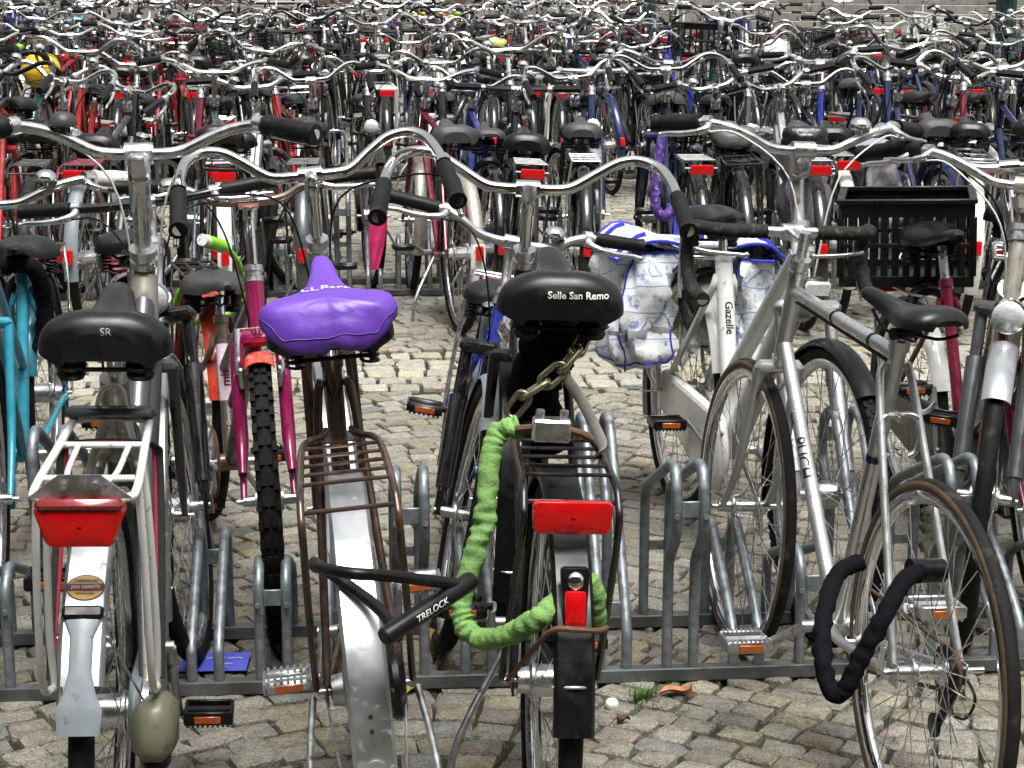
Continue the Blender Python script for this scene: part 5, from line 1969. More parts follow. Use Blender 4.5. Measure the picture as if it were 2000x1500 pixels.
def delft_mat():
    m = bpy.data.materials.new('blue_tile_print_oilcloth')
    m.use_nodes = True
    t = m.node_tree
    bs = t.nodes['Principled BSDF']
    L = t.links.new
    tc = t.nodes.new('ShaderNodeTexCoord')
    mp = t.nodes.new('ShaderNodeMapping')
    mp.inputs['Scale'].default_value = (15, 15, 15)
    mp.inputs['Rotation'].default_value = (0, .35, 0)
    L(tc.outputs['Object'], mp.inputs['Vector'])
    sp = t.nodes.new('ShaderNodeSeparateXYZ')
    L(mp.outputs[0], sp.inputs[0])
    def tri(axis):
        w = t.nodes.new('ShaderNodeMath'); w.operation = 'PINGPONG'; w.inputs[1].default_value = .5
        L(sp.outputs[axis], w.inputs[0])
        return w.outputs[0]
    u, v = tri('X'), tri('Z')
    def lt(a, th):
        w = t.nodes.new('ShaderNodeMath'); w.operation = 'LESS_THAN'; w.inputs[1].default_value = th
        L(a, w.inputs[0])
        return w.outputs[0]
    def op(a, b_, o):
        w = t.nodes.new('ShaderNodeMath'); w.operation = o
        L(a, w.inputs[0]); L(b_, w.inputs[1])
        return w.outputs[0]
    lines = op(lt(u, .022), lt(v, .022), 'MAXIMUM')
    cor = op(op(op(u, u, 'MULTIPLY'), op(v, v, 'MULTIPLY'), 'ADD'), u, 'ADD')
    n = t.nodes.new('ShaderNodeTexNoise'); n.inputs['Scale'].default_value = 3.2; n.inputs['Detail'].default_value = 5; n.inputs['Roughness'].default_value = .75
    L(mp.outputs[0], n.inputs['Vector'])
    gt = t.nodes.new('ShaderNodeMapRange'); gt.inputs['From Min'].default_value = .48; gt.inputs['From Max'].default_value = .56
    L(n.outputs['Fac'], gt.inputs['Value'])
    vo = t.nodes.new('ShaderNodeTexVoronoi'); vo.inputs['Scale'].default_value = 1.6
    L(mp.outputs[0], vo.inputs['Vector'])
    vl = t.nodes.new('ShaderNodeMapRange'); vl.inputs['From Min'].default_value = .46; vl.inputs['From Max'].default_value = .36
    L(vo.outputs['Distance'], vl.inputs['Value'])
    motif = op(gt.outputs[0], vl.outputs[0], 'MULTIPLY')
    fac = op(lines, motif, 'MAXIMUM')
    half = t.nodes.new('ShaderNodeMath'); half.operation = 'MULTIPLY'; half.inputs[1].default_value = .75
    L(fac, half.inputs[0])
    mx = t.nodes.new('ShaderNodeMix'); mx.data_type = 'RGBA'
    L(half.outputs[0], mx.inputs['Factor'])
    mx.inputs['A'].default_value = (.84, .86, .88, 1)
    mx.inputs['B'].default_value = (.08, .18, .55, 1)
    L(mx.outputs['Result'], bs.inputs['Base Color'])
    bs.inputs['Roughness'].default_value = .38
    n2 = t.nodes.new('ShaderNodeTexNoise'); n2.inputs['Scale'].default_value = 13; n2.inputs['Detail'].default_value = 5
    L(tc.outputs['Object'], n2.inputs['Vector'])
    bp = t.nodes.new('ShaderNodeBump'); bp.inputs['Strength'].default_value = .7; bp.inputs['Distance'].default_value = .018
    L(n2.outputs['Fac'], bp.inputs['Height'])
    L(bp.outputs[0], bs.inputs['Normal'])
    return m
delft = delft_mat()
blue_trim = pm('blue_binding', (.03, .04, .42), .6, 0, .15, 60)

def soft_bag(L, T, H, seed, puff=.35):
    """Upright soft bag, top open edge at z = 0, hanging down; returns surface (rings x points)."""
    rr = np.random.default_rng(seed)
    nz, na = 16, 36
    a = np.linspace(0, 2 * PI, na, endpoint=False)
    ph = rr.uniform(0, 6, 8)
    P = np.zeros((nz, na, 3))
    for i, t in enumerate(np.linspace(0, 1, nz)):
        e = 4.0
        cx = np.sign(np.cos(a)) * np.abs(np.cos(a)) ** (2 / e)
        sy = np.sign(np.sin(a)) * np.abs(np.sin(a)) ** (2 / e)
        k = .80 + puff * math.sin(PI * (.12 + .80 * t))
        end = 1 - max(0, (t - .86) / .14) ** 2 * .35
        wob = .010 * (np.sin(3 * a + 7 * t + ph[0]) + .7 * np.sin(7 * a - 9 * t + ph[1]) + .4 * np.sin(11 * a + 15 * t + ph[2]))
        wob = wob * 1.5 + .006 * np.sin(17 * a - 22 * t + ph[4])
        P[i, :, 0] = cx * (L / 2 * (.93 + .10 * t) * end + wob)
        P[i, :, 1] = sy * (T / 2 * k * end + wob)
        P[i, :, 2] = -H * t + .008 * np.sin(2 * a + ph[3])
    return P
pn = empty('pannier_bag', None, mw(E_) @ Matrix.Translation((-1.10 - .02, 0, 2 * gE.R + .06)))
tag(pn, 'white double pannier bag with blue flower tile print on the white bicycle', 'pannier')
for s, T, H, sd_, dx in ((-1, .15, .33, 4, -.02), (1, .13, .33, 8, .0)):
    b = MB()
    P = soft_bag(.34, T, H, sd_) + (dx, s * (.085 + T / 2), .0)
    b.grid(P, cv=True)
    b.F.append(tuple(b.n - 36 + j for j in range(36)))
    bag = ob('bag', b.mesh('bag', 60), delft, pn)
    tb = MB()
    tb.tube(P[0], .0042, 6, closed=True)
    for j in (4, 14, 22, 32):
        tb.tube(P[:, j], .0030, 6)
    tb.tube(P[-2], .0030, 6, closed=True)
    ob('binding', tb.mesh('binding'), blue_trim, bag)
    fb = MB()                                                # flap over the top
    Q = np.zeros((9, 7, 3))
    for i, t in enumerate(np.linspace(0, 1, 9)):
        for j, u in enumerate(np.linspace(-.5, .5, 7)):
            out = .075 + t * (T + .03)
            zz = .022 + .02 * math.sin(PI * t) - .03 * max(0, t - .6) * 3 - .006 * math.sin(9 * u + 5 * t)
            if s > 0:
                zz += .0
            Q[i, j] = (u * .34 + dx, s * out, zz)
    fb.grid(Q)
    fo = ob('flap', fb.mesh('flap', 60), delft, bag)
    e = MB()
    e.tube(np.vstack([Q[:, 0], Q[-1, 1:-1], Q[::-1, -1]]), .005, 6)
    for u in (1, 5):
        e.tube(Q[4:, u] + (0, 0, .004), .009, 6, flat=.3)
    ob('binding', e.mesh('binding'), blue_trim, fo)
    g2 = MB()
    gpath = P[10, 2:16] * (1.0, 1.0, 1.0) + (0, s * .002, 0)
    g2.tube(P[10], .012, 6, closed=True, flat=.12)
    ob('reflective_strip', g2.mesh('reflective_strip'), pm('grey_reflective', (.35, .36, .37), .5), bag)
b = MB()
P = np.zeros((8, 9, 3))
for i, x in enumerate(np.linspace(-.17, .15, 8)):
    for j, y in enumerate(np.linspace(-.09, .09, 9)):
        P[i, j] = (x, y, .020 + .004 * math.sin(20 * y + 8 * x))
b.grid(P)
ob('bridge_cloth', b.mesh('bridge_cloth', 60), delft, pn)
b = MB()
b.tube(spl([(-.06, -.02, .03), (-.07, -.02, .09), (-.02, -.01, .115), (.05, .0, .09), (.06, 0, .03)], 5), .017, 8, flat=.25)
ob('handle_strap', b.mesh('handle_strap'), blue_trim, pn)

# --- champagne bicycle at the right edge, facing us
gH = Geo(wb=1.10, hz0=.735, hz1=.90, bz=1.03, sz=.93, st=.78, ext=.06, tube=.020)
yH = math.atan2(-.95, -.28)
H_ = bike((1.055, 4.06), yH, -4, 0, gH, 3, 'champagne coloured bicycle with chrome ball headlamp at the picture edge', FRONT,
          frame='fat', paint=champ, fork='sus', fork_m=grey_p, bar='city', bar_m=alu, stem='city', stem_m=champ, saddle='comfort', under='buffer', guard_m=guard_alu, gkind='round', gw=.032,
          carrier='hoop', carrier_m=alu, lamp='ball', lamp_m=chrome, case=grey_p, crank=40, pedal='cage', fhub='dynamo', lamp_z=.745, cable_m=white_pl)

# --- magenta child's mountain bicycle facing us
gJ = Geo(R=.325, tr=.025, wb=1.0, bbz=.27, ha=69, off=.045, hz0=.69, hz1=.80, bz=.985, sz=.745, st=.62, ext=.03, fw=.052, tube=.017, bbx=-.57)
yJ = math.atan2(-.949, .316)
J = bike((-.560, 4.10), yJ, -1.5, -11, gJ, 3, 'magenta mountain bicycle with knobbly front tyre in the low wheel holder', FRONT,
         frame='mixte', paint=bronze, fork_m=magenta, bar='flat', bar_m=pm('tarnished_chrome', (.33, .29, .24), .3, 1.0, .1, 30, RUST, .2, 50), stem='quill', stem_m=chrome,
         saddle='city', saddle_m=vinyl_gray, under='buffer', guards=False, carrier='wire', carrier_m=black_p, refl=False, lamp=None, case=None, pedal='cage', crank=10,
         lever_m=alu, rlock=False, stand=True, bell=False)
b = MB()
b.tube([gJ.A(.67), gJ.A(.805)], .0225, 16)
for s in (-1, 1):
    b.tube(spl([gJ.A(.69) + (-.02, s * .004, 0), gJ.A(.66) + (-.09, s * .006, -.05), (gJ.bbx + .1, s * .01, .45)], 5), .0155, 12)
ob('head_gusset', b.mesh('head_gusset'), magenta, J)
st = gJ.steer(-11)
b = MB()
for s in (-1, 1):
    b.tube(spl([gJ.A(.675, s * .034), gJ.A(.65, s * .050), gJ.A(.60, s * .054), gJ.A(.45, s * .055) + (.008, 0, 0), (-.018, s * .057, .385)], 6), np.array([.0165] * 19 + [.0155, .0145, .0135, .0125, .0115, .0105]), 14)
b.box(gJ.A(.672), (.04, .10, .04), None, .014)
ob('fork_sleeve', b.mesh('fork_sleeve'), magenta, J, st)
b = MB()
for s in (-1, 1):
    b.tube(spl([gJ.A(.60) + (.035, s * .052, -.0), gJ.A(.65) + (.04, s * .05, 0), gJ.A(.70) + (.035, s * .046, 0)], 4), .007, 8)
    b.box(gJ.A(.60) + (.03, s * .045, -.01), (.03, .014, .05), None, .004)
b.tube([gJ.A(.70) + (.035, -.046, 0), gJ.A(.70) + (.035, .046, 0)], .002, 6)
ob('brake_arm', b.mesh('brake_arm'), alu, J, st)
ob('mudguard', m_guard(gJ, 80, 122, 3, .034, .02), orange_p, J, st @ Matrix.Translation((0, 0, gJ.R)))
ob('mudguard', m_guard(gJ, 15, 200, 3, .036, .02), orange_p, J, Matrix.Translation((-1.0, 0, gJ.R)))
b = MB()
for i in range(46):
    a = 2 * PI * i / 46
    for s in (-1, -.35, .35, 1):
        t = s * .85
        r = gJ.R - gJ.tr + (gJ.tr + .002) * math.cos(t)
        aa = a + (.03 if abs(s) < .5 else 0)
        b.box((r * math.cos(aa), (gJ.tr + .002) * math.sin(t), r * math.sin(aa)), (.0075 if abs(s) < .5 else .009, .011, .023), Matrix.Rotation(-aa, 4, 'Y'), 0)
ob('tread', b.mesh('tread'), rubber, child(J, 'wheel', 0))
fj = child(J, 'frame')
stick = MB()
s0 = gJ.S(.50)
stick.tube([gJ.S(.42), gJ.S(.56)], .0176, 16, caps=False)
sj = ob('sticker', stick.mesh('sticker'), pm('white_pink_sticker', (.75, .62, .70), .4, 0, .15, 120), fj)
decal(sj, 'lettering', 'mizz', .034, frame_m(gJ.S(.49) + (.02, 0, 0), (-.36, 0, .93), (0, -1, 0)), sj.data, magenta, .001, .05, 0, .001)
decal(fj, 'lettering', 'Next Generation', .014, frame_m(gJ.S(.38) + (.02, 0, 0), (-.36, 0, .93), (0, -1, 0)), fj.data, white_print, .001, .05)

lime_m = pm('lime_vinyl', (.25, .62, .02), .35, 0, .08, 40, GRIME, .08, 60, coat=.3)
lk = empty('cable_lock', None, mw(J))
tag(lk, 'lime green cable lock looped around the grey saddle and carrier', 'lock')
b = MB()
b.tube(spl([(-.83, .02, .80), (-.90, .05, .785), (-.97, .10, .72), (-1.0, .115, .64), (-.99, .06, .58), (-.95, -.03, .57), (-.90, -.09, .60), (-.86, -.085, .67), (-.83, -.06, .70)], 7), .0085, 12)
ob('cable_loop', b.mesh('cable_loop'), lime_m, lk)
b = MB()
b.tube([(-.86, .035, .793), (-.80, -.02, .818)], .0185, 16)
hd_ = ob('lock_head', b.mesh('lock_head'), lime_m, lk)
ob('lock_cap', MB().tube([(-.80, -.02, .818), (-.785, -.034, .824)], .0165, 16).mesh('lock_cap'), white_pl, hd_)

# --- silver bicycle facing us, left of the magenta one
gK = Geo(wb=1.09, hz0=.735, hz1=.88, bz=1.0, sz=.86, st=.74, ext=.05)
K_ = bike((-.725, 3.97), R_(-73), 1.5, -15, gK, 3, 'silver bicycle facing us with black suspension fork beside the anthracite one', FRONT,
          frame='fat', paint=alu_dull, fork='sus', fork_m=black_p, bar='straight', bar_m=black_p, grips=grip_m, stem='quill', stem_m=alu, saddle='city', saddle_m=vinyl, guard_m=alu, fguard_m=alu, gw=.032,
          carrier='wire', carrier_m=black_p, lamp='bullet', lamp_m=blue_gr, fhub='dynamo', case=white_p, lamp_z=.80, crank=60)

# --- small blue bicycle facing us, behind the black one
gG = Geo(R=.315, tr=.022, wb=.98, bbz=.27, ha=69, off=.045, hz0=.66, hz1=.77, bz=.915, sz=.735, st=.60, ext=.04, bbx=-.55)
G_ = bike((-.165, 4.03), R_(-90), -10.5, 4, gG, 3, 'small blue bicycle facing us with white swept handlebar, behind the wide saddle', FRONT,
          frame='low', paint=blue_p, fork='sus', fork_m=black_p, bar='flat', bar_m=silver, stem='quill', stem_m=alu, lever_m=silver, saddle='city', guard_m=blue_gr, fguard_m=blue_gr,
          carrier='hoop', carrier_m=alu, lamp=None, case=blue_p, crank=70, bell=True, rlock=False)

# --- burgundy bicycle with crate, facing us
gI = Geo(R=.30, wb=1.05, hz0=.72, hz1=.87, bz=1.06, sz=.86, st=.70, ext=.05)
yI = R_(-84)
I_ = bike((1.265, 4.12), yI, 2, -6, gI, 3, 'burgundy bicycle carrying the black crate behind its saddle', FRONT,
          frame='low', paint=wine_p, bar='city', bar_m=alu, saddle='city', under='buffer', guard_m=white_p, carrier='wire', carrier_m=alu_dull, lamp='bullet', lamp_m=black_pl, case=black_pl, crank=100, post_m=alu)
cr_ = empty('crate', None, mw(I_) @ Matrix.Translation((-1.05 - .05, 0, 2 * gI.R + .062)) @ Matrix.Rotation(R_(-18), 4, 'Z'))
tag(cr_, 'black plastic crate on the carrier of the burgundy bicycle', 'crate')
def crate(root, L, Wd, H, mt, slots=14, sw=.006):
    b = MB()
    b.box((0, 0, .006), (L, Wd, .012), None, .003)
    ob('base', b.mesh('base'), mt, root)
    for s, ax, ln, of in ((-1, 'x', Wd, L / 2), (1, 'x', Wd, L / 2), (-1, 'y', L, Wd / 2), (1, 'y', L, Wd / 2)):
        b = MB()
        def bx(u0, u1, z0, z1, t=.008):
            cu, cz = (u0 + u1) / 2, (z0 + z1) / 2
            if ax == 'x':
                b.box((s * of, cu, cz), (t, u1 - u0, z1 - z0), None, .0012)
            else:
                b.box((cu, s * of, cz), (u1 - u0, t, z1 - z0), None, .0012)
        h = ln / 2
        bx(-h, h, .0, .030)
        bx(-h, h, H - .045, H)
        bx(-h - .008, h + .008, H - .008, H + .004, .022)
        bx(-h, h, H * .46, H * .46 + .012, .012)
        n = int(slots * ln / .4)
        for i in range(n + 1):
            u = -h + ln * i / n
            bx(u - sw, u + sw, .03, H - .045, .006)
        ob('wall', b.mesh('wall'), mt, root)
crate(cr_, .30, .36, .24, black_pl, 14, .0095)

# --- turquoise bicycle at the left edge
gL = Geo(wb=1.09, hz0=.735, hz1=.88, bz=.985, sz=.83, st=.72, ext=.05, tube=.0155)
L_b = bike((-1.20, 4.03), R_(-83), 0, 2, gL, 3, 'turquoise bicycle with dirty white grips at the picture edge', FRONT,
           frame='mixte', paint=teal, fork_m=teal, bar='city', bar_m=chrome, grips=grip_white, lever_m=chrome, saddle='city', guard_m=teal_d, carrier='wire', carrier_m=chrome, lamp='bullet', lamp_m=black_pl,
           case=teal_d, crank=15, pedal='block', pedal_m=alu_dull, stem_m=chrome, cables=False)
bc = wrinkled([(-1.335, 4.80, .76), (-1.28, 4.78, .77), (-1.25, 4.80, .74), (-1.245, 4.83, .66), (-1.25, 4.84, .57), (-1.265, 4.83, .53)], .024, 33, 7, 14, .12)
o = ob('sleeved_chain', bc.mesh('sleeved_chain', 80), black_cloth)
tag(o, 'black sleeved lock chain hung on the turquoise bicycle', 'chain lock')

# --- bicycles cut by the frame edges
gX = Geo(wb=1.09, bz=1.02, sz=.9)
X1 = bike((1.60, 4.14), R_(-86), 2, 3, gX, 2, 'bicycle with burgundy front mudguard cut off by the right picture edge', FRONT, frame='mixte', paint=wine_p, case=black_pl, bar='city', bar_m=alu)
X2 = bike((-1.42, 3.98), R_(94), -2, 0, gX, 2, 'dark bicycle mostly outside the picture beside the turquoise one', FRONT, frame='diamond', paint=black_p)

# small litter on the setts
fb = MB()
fb.grid(np.array([[(x, y, .010 + .002 * math.sin(9 * x + 30 * y)) for y in np.linspace(-.052, .052, 7)] for x in np.linspace(-.075, .075, 9)]))
flyer = empty('flyer', None, Matrix.Translation((-.665, 3.89, 0)) @ Matrix.Rotation(R_(2), 4, 'Z'))
tag(flyer, 'blue printed flyer lying on the setts under the rack', 'flyer')
ob('sheet', fb.mesh('sheet'), pm('blue_flyer_paper', (.10, .12, .62), .45, 0, .06, 30), flyer)
for s_, y_, z_, mt in (('RIVER ISLAND', .012, .013, white_print), ('VICE', .036, .011, pink_p), ('FREE GIFT', -.022, .010, white_print), ('10% OFF', -.040, .008, white_print)):
    me = text_mesh(s_, z_, 0)
    for v in me.vertices:
        v.co = (-v.co.x + .02, -v.co.y + y_, .0145)
    ob('lettering', me, mt, flyer)
leaf_m = pm('fallen_leaf', (.42, .17, .06), .6, 0, .25, 60)
leaf_y = pm('yellow_leaf', (.42, .32, .05), .6, 0, .25, 60)
def leaf(x, y, L, w, rot, mt, lab, curl=.012):
    b = MB()
    P = np.zeros((9, 5, 3))
    for i, t in enumerate(np.linspace(0, 1, 9)):
        ww = w * math.sin(PI * min(1, t * .95 + .04)) ** .8
        for j, u in enumerate(np.linspace(-1, 1, 5)):
            P[i, j] = ((t - .5) * L, u * ww / 2, .006 + curl * abs(u) * (.5 + t) + .006 * math.sin(6 * t))
    b.grid(P)
    b.tube([(.5 * L, 0, .008), (.5 * L + .02, .003, .006)], .0010, 5)
    o = ob('leaf', b.mesh('leaf'), mt, None, Matrix.Translation((x, y, 0)) @ Matrix.Rotation(R_(rot), 4, 'Z'))
    tag(o, lab, 'leaf', 'fallen leaves')
leaf(.352, 3.715, .072, .030, 12, leaf_m, 'orange fallen leaf on the setts beside the grass tuft')
leaf(-.216, 3.74, .055, .045, 70, leaf_y, 'yellow leaf on the setts below the silver mudguard')
leaf(-.165, 3.98, .07, .055, 140, leaf_y, 'curled yellow leaf lying inside the nearest rack', .03)
leaf(.23, 3.56, .03, .016, 200, pm('brown_leaf', (.10, .05, .03), .7), 'small dark brown leaf on the setts near the bottle cap')
cap = ob('bottle_cap', MB().lathe([(0, .012), (.012, .011), (.0145, .006), (.015, .001), (.013, .001)], 20, ax='z').mesh('bottle_cap'), white_pl, None, Matrix.Translation((.211, 3.655, .003)) @ Matrix.Rotation(.35, 4, 'X'))
tag(cap, 'white bottle cap lying on the setts', 'bottle cap')
grass_m = pm('grass_blade', (.075, .15, .018), .55, 0, .3, 60)
weed_m = pm('weed_leaf', (.06, .13, .02), .55, 0, .3, 60)
def tuft(name, x, y, n, h, sp, mt, lab, seed, broad=False):
    rr = np.random.default_rng(seed)
    b = MB()
    for i in range(n):
        a = rr.uniform(0, 2 * PI)
        r0 = abs(rr.normal(0, sp))
        px, py = r0 * math.cos(a), r0 * math.sin(a)
        hh = h * rr.uniform(.35, 1)
        ln = rr.uniform(.1, .7) * hh
        w = .0012 if not broad else .006
        a2 = a + rr.normal(0, .5)
        c, s = math.cos(a2), math.sin(a2)
        P = []
        for t in np.linspace(0, 1, 4):
            ww = w * (1 - t * t) if not broad else w * math.sin(PI * (.08 + .9 * t))
            cx, cy, cz = px + c * ln * t * t, py + s * ln * t * t, hh * (t - .25 * t * t)
            P.append([(cx - s * ww, cy + c * ww, cz), (cx + s * ww, cy - c * ww, cz)])
        b.grid(np.array(P))
    o = ob(name, b.mesh(name), mt, None, Matrix.Translation((x, y, -.008)))
    tag(o, lab, 'grass' if not broad else 'weed', None, 'stuff')
tuft('grass', .285, 3.70, 150, .06, .026, grass_m, 'green grass tuft growing between setts at the rack rail', 1)
tuft('grass', .98, 3.30, 60, .03, .02, grass_m, 'short grass in the joints under the racing bicycle', 2)
tuft('weed', -.40, 4.0, 60, .055, .03, weed_m, 'small leafy weeds growing inside the nearest rack', 3, True)
tuft('weed', -.30, 3.92, 40, .035, .03, weed_m, 'low weeds beside the rack rail under the brown bicycle', 4, True)

# ------------------------------------------------------------------ the rows behind
rnd = random.Random(41)
GEOS = [Geo(bz=1.07, sz=.90), Geo(bz=.99, sz=.86, hz1=.90, st=.77), Geo(bz=1.14, sz=.96, hz1=.97, st=.85), Geo(bz=1.03, sz=.89, hz1=.91), Geo(bz=.95, sz=.84, hz1=.87, st=.75), Geo(bz=1.17, sz=.97, hz1=.98, st=.86, wb=1.12)]
PAL = [(black_p, 'black', 48), (black_w, 'worn black', 16), (navy, 'navy', 8), (blue_p, 'bright blue', 2), (silver, 'silver', 6), (grey_p, 'anthracite', 7), (green_p, 'dark green', 4),
       (wine_p, 'burgundy', 3), (red_p, 'red', 4), (white_p, 'white', 2), (brown_p, 'brown', 3), (teal_d, 'dark turquoise', .7), (pink_p, 'pink', .4), (orange_l, 'orange', .7), (champ, 'champagne', 1)]
PW = [p[2] for p in PAL]
PAINTNAME = {p[0].name: p[1] for p in PAL}
ORD = ['first', 'second', 'third', 'fourth', 'fifth', 'sixth', 'seventh', 'eighth', 'ninth', 'tenth', 'eleventh', 'twelfth', 'thirteenth', 'fourteenth', 'fifteenth', 'sixteenth', 'seventeenth', 'eighteenth', 'nineteenth', 'twentieth']
TENS = {2: 'twenty', 3: 'thirty', 4: 'forty', 5: 'fifty'}

def ordinal(n):
    if n <= 20:
        return ORD[n - 1]
    t, r = divmod(n, 10)
    if r == 0:
        return {3: 'thirtieth', 4: 'fortieth', 5: 'fiftieth'}[t]
    return TENS[t] + '-' + ORD[r - 1]

def rspec():
    paint = rnd.choices([p[0] for p in PAL], PW)[0]
    d = dict(paint=paint, frame=rnd.choices(['diamond', 'oma', 'mixte', 'low', 'fat'], [30, 28, 18, 12, 12])[0])
    bar = rnd.choices(['dutch', 'dutchwide', 'city', 'flat', 'straight'], [34, 26, 24, 10, 6])[0]
    d['bar'] = bar
    d['bar_m'] = chrome if rnd.random() < .66 else (alu if rnd.random() < .55 else black_p)
    d['stem'] = 'city' if bar in ('city', 'straight') and rnd.random() < .5 else 'quill'
    d['stem_m'] = rnd.choice([chrome, chrome, alu])
    d['saddle'] = rnd.choice(['city', 'comfort', 'city', 'racer'])
    d['saddle_m'] = rnd.choices([vinyl, vinyl_gray], [80, 20])[0]
    d['under'] = rnd.choice(['coil', 'buffer'])
    d['guard_m'] = rnd.choices([paint, black_p, silver, white_p, alu], [44, 40, 6, 5, 5])[0]
    d['carrier'] = rnd.choices(['classic', 'hoop', 'wire'], [55, 20, 25])[0]
    d['carrier_m'] = rnd.choices([black_p, alu, white_p, paint], [72, 10, 5, 13])[0]
    d['refl'] = rnd.random() < .75
    d['lamp'] = rnd.choices(['bullet', 'ball', 'box', None], [45, 25, 15, 15])[0]
    d['lamp_m'] = rnd.choices([chrome, black_pl], [65, 35])[0]
    d['case'] = rnd.choices([black_pl, None, cream_p], [62, 30, 8])[0]
    d['crank'] = rnd.uniform(0, 360) // 30 * 30.0
    d['rim'] = rnd.choices([alu, chrome, black_pl], [60, 25, 15])[0]
    d['tyre'] = rnd.choice([rubber, rubber_old])
    d['fork'] = 'sus' if rnd.random() < .12 else 'plain'
    d['rlock'] = rnd.random() < .6
    d['fhub'] = rnd.choice(['thin', 'drum'])
    d['bell'] = rnd.random() < .7
    return d

def add(k, u, facing, spec=None, q=2, n=1, g=None, lean=None, steer=None, extra='', turn=None):
    """facing 'near': back towards us, parked on our side; 'far': front towards us."""
    d = rspec()
    d.update(spec or {})
    side = 1 if facing == 'near' else -1
    v = GAP / 2 + rnd.uniform(-.12, .13) * side
    x, y, _ = W(u, v, k)
    yaw = PI / 2 + ALPHA + R_(rnd.gauss(0, 4.6) if turn is None else turn) + (0 if side > 0 else PI)
    lean = rnd.gauss(0, 4.4) if lean is None else lean
    steer = rnd.gauss(0, 13) if steer is None else steer
    steer = max(-28, min(28, steer))
    nm = PAINTNAME.get(d['paint'].name, '')
    bits = {'dutch': 'swept', 'dutchwide': 'wide swept', 'city': 'curved', 'flat': 'flat', 'straight': 'straight', 'drop': 'drop'}[d['bar']]
    rown = ORD[k]
    lab = f"{nm} bicycle with {bits} bars, {'back' if side > 0 else 'front'} to us, {ordinal(n)} from left, {rown} row"
    if extra:
        lab = extra
    o = bike((x, y), yaw, lean, steer, g or rnd.choice(GEOS), q, lab, f'bicycles parked in the {rown} rack row', **d)
    o['paint'] = nm
    del o['paint']
    return o, d

crinkle = pm('black_plastic_bag', (.012, .012, .013), .28, 0, .2, 30, bump=.8, bump_scale=60)
def saddle_cover(bk, g, mt, lab, seed, q=2):
    c = empty('saddle_cover', None, mw(bk) @ sad_m(g))
    ob('cloth', cached(('cov', seed % 3, q), lambda: cover_mesh('city', .014, seed % 3, .010, .28, q, .03)), mt, c)
    tag(c, lab, 'saddle cover', 'saddle covers in the rows')

g0, g1, g2, g3 = GEOS[:4]
# second row, back towards us: (u at the rack, specification, geometry)
ROW2N = [
    (-2.34, dict(paint=red_p, frame='diamond', guard_m=black_p), g0),
    (-2.06, dict(paint=black_p, frame='oma', saddle_m=vinyl), g3),
    (-1.74, dict(paint=grey_p, frame='diamond', saddle='comfort', guard_m=blue_gr, carrier='classic', refl=True, rear_end=188, rtyre=rubber), g1),
    (-1.43, dict(paint=green_p, frame='diamond', saddle='comfort', guard_m=white_pl, rear_end=205, refl=True), g0),
    (-1.16, dict(paint=silver, frame='fat', carrier='wire', carrier_m=alu), g1),
    (-.90, dict(paint=brown_p, frame='oma', guard_m=grey_p, bar='dutch', bar_m=chrome, refl=False), g3),
    (-.475, dict(paint=wine_p, frame='diamond', saddle='comfort', saddle_m=vinyl_gray, guard_m=champ, rear_end=166, carrier=None, case=None, bar='city', rim=alu), g3),
    (-.245, dict(paint=blue_p, frame='diamond', guard_m=black_p, refl=False, carrier=None, taillight=True), g1),
    (-.055, dict(paint=black_p, frame='oma', saddle='comfort', carrier='classic', carrier_m=black_p, refl=True, guard_m=black_p), g1),
    (.29, dict(paint=black_p, frame='diamond', carrier='wire', carrier_m=white_p, refl=False, guard_m=black_p), g3),
    (.70, dict(paint=navy, frame='oma', carrier='classic', refl=True, guard_m=black_p), g0),
    (.99, dict(paint=black_p, frame='oma', saddle_m=vinyl_gray), g1),
    (1.25, dict(paint=silver, frame='fat', saddle='comfort'), g1),
    (1.42, dict(paint=black_p, frame='diamond', carrier='classic', refl=True, guard_m=white_p), g1),
    (1.78, dict(paint=navy, frame='mixte', guard_m=navy), g0),
    (2.06, dict(paint=black_p, frame='oma', carrier='hoop', carrier_m=alu, guard_m=white_p), g3),
    (2.36, dict(paint=navy, frame='diamond', guard_m=white_p), g0),
]
ROW2F = [
    (-2.45, dict(paint=red_p, frame='diamond'), g0), (-2.15, dict(paint=red_p, frame='mixte'), g2), (-1.88, dict(paint=black_p), g0), (-1.55, dict(paint=wine_p, bar='dutch'), g3),
    (-1.28, dict(paint=black_p, bar='dutch', bar_m=chrome), g2), (-1.02, dict(paint=red_p, frame='diamond', bar='dutch'), g0), (-.66, dict(paint=black_p, bar='dutch', lamp='ball', lamp_m=chrome), g3),
    (-.30, dict(paint=black_p, bar='dutch', bar_m=chrome, lamp='ball'), g0), (.08, dict(paint=black_p, bar='dutchwide', bar_m=chrome), g2), (.42, dict(paint=navy, bar='straight', bar_m=alu), g3),
    (.80, dict(paint=black_p, bar='city', lamp='ball', lamp_m=chrome), g0), (1.14, dict(paint=grey_p, bar='dutch', lamp='box', lamp_m=chrome), g3), (1.55, dict(paint=blue_p), g0),
    (1.92, dict(paint=navy, frame='mixte', bar='dutchwide'), g2), (2.25, dict(paint=wine_p), g0), (2.5, dict(paint=black_p), g3),
]
ROW2 = {}
for n, (u, sp, gg) in enumerate(ROW2N, 1):
    ROW2[n] = (add(1, u, 'near', sp, 2, n, gg, lean=rnd.gauss(0, 2), turn=9 if n == 7 else None), gg)
for n, (u, sp, gg) in enumerate(ROW2F, 1):
    add(1, u, 'far', sp, 2, n, gg)
saddle_cover(ROW2[6][0][0], ROW2[6][1], crinkle, 'crinkled black plastic saddle cover on the brown bicycle in the second row', 1)
saddle_cover(ROW2[13][0][0], ROW2[13][1], crinkle, 'black plastic bag over the saddle of the silver second row bicycle', 2)
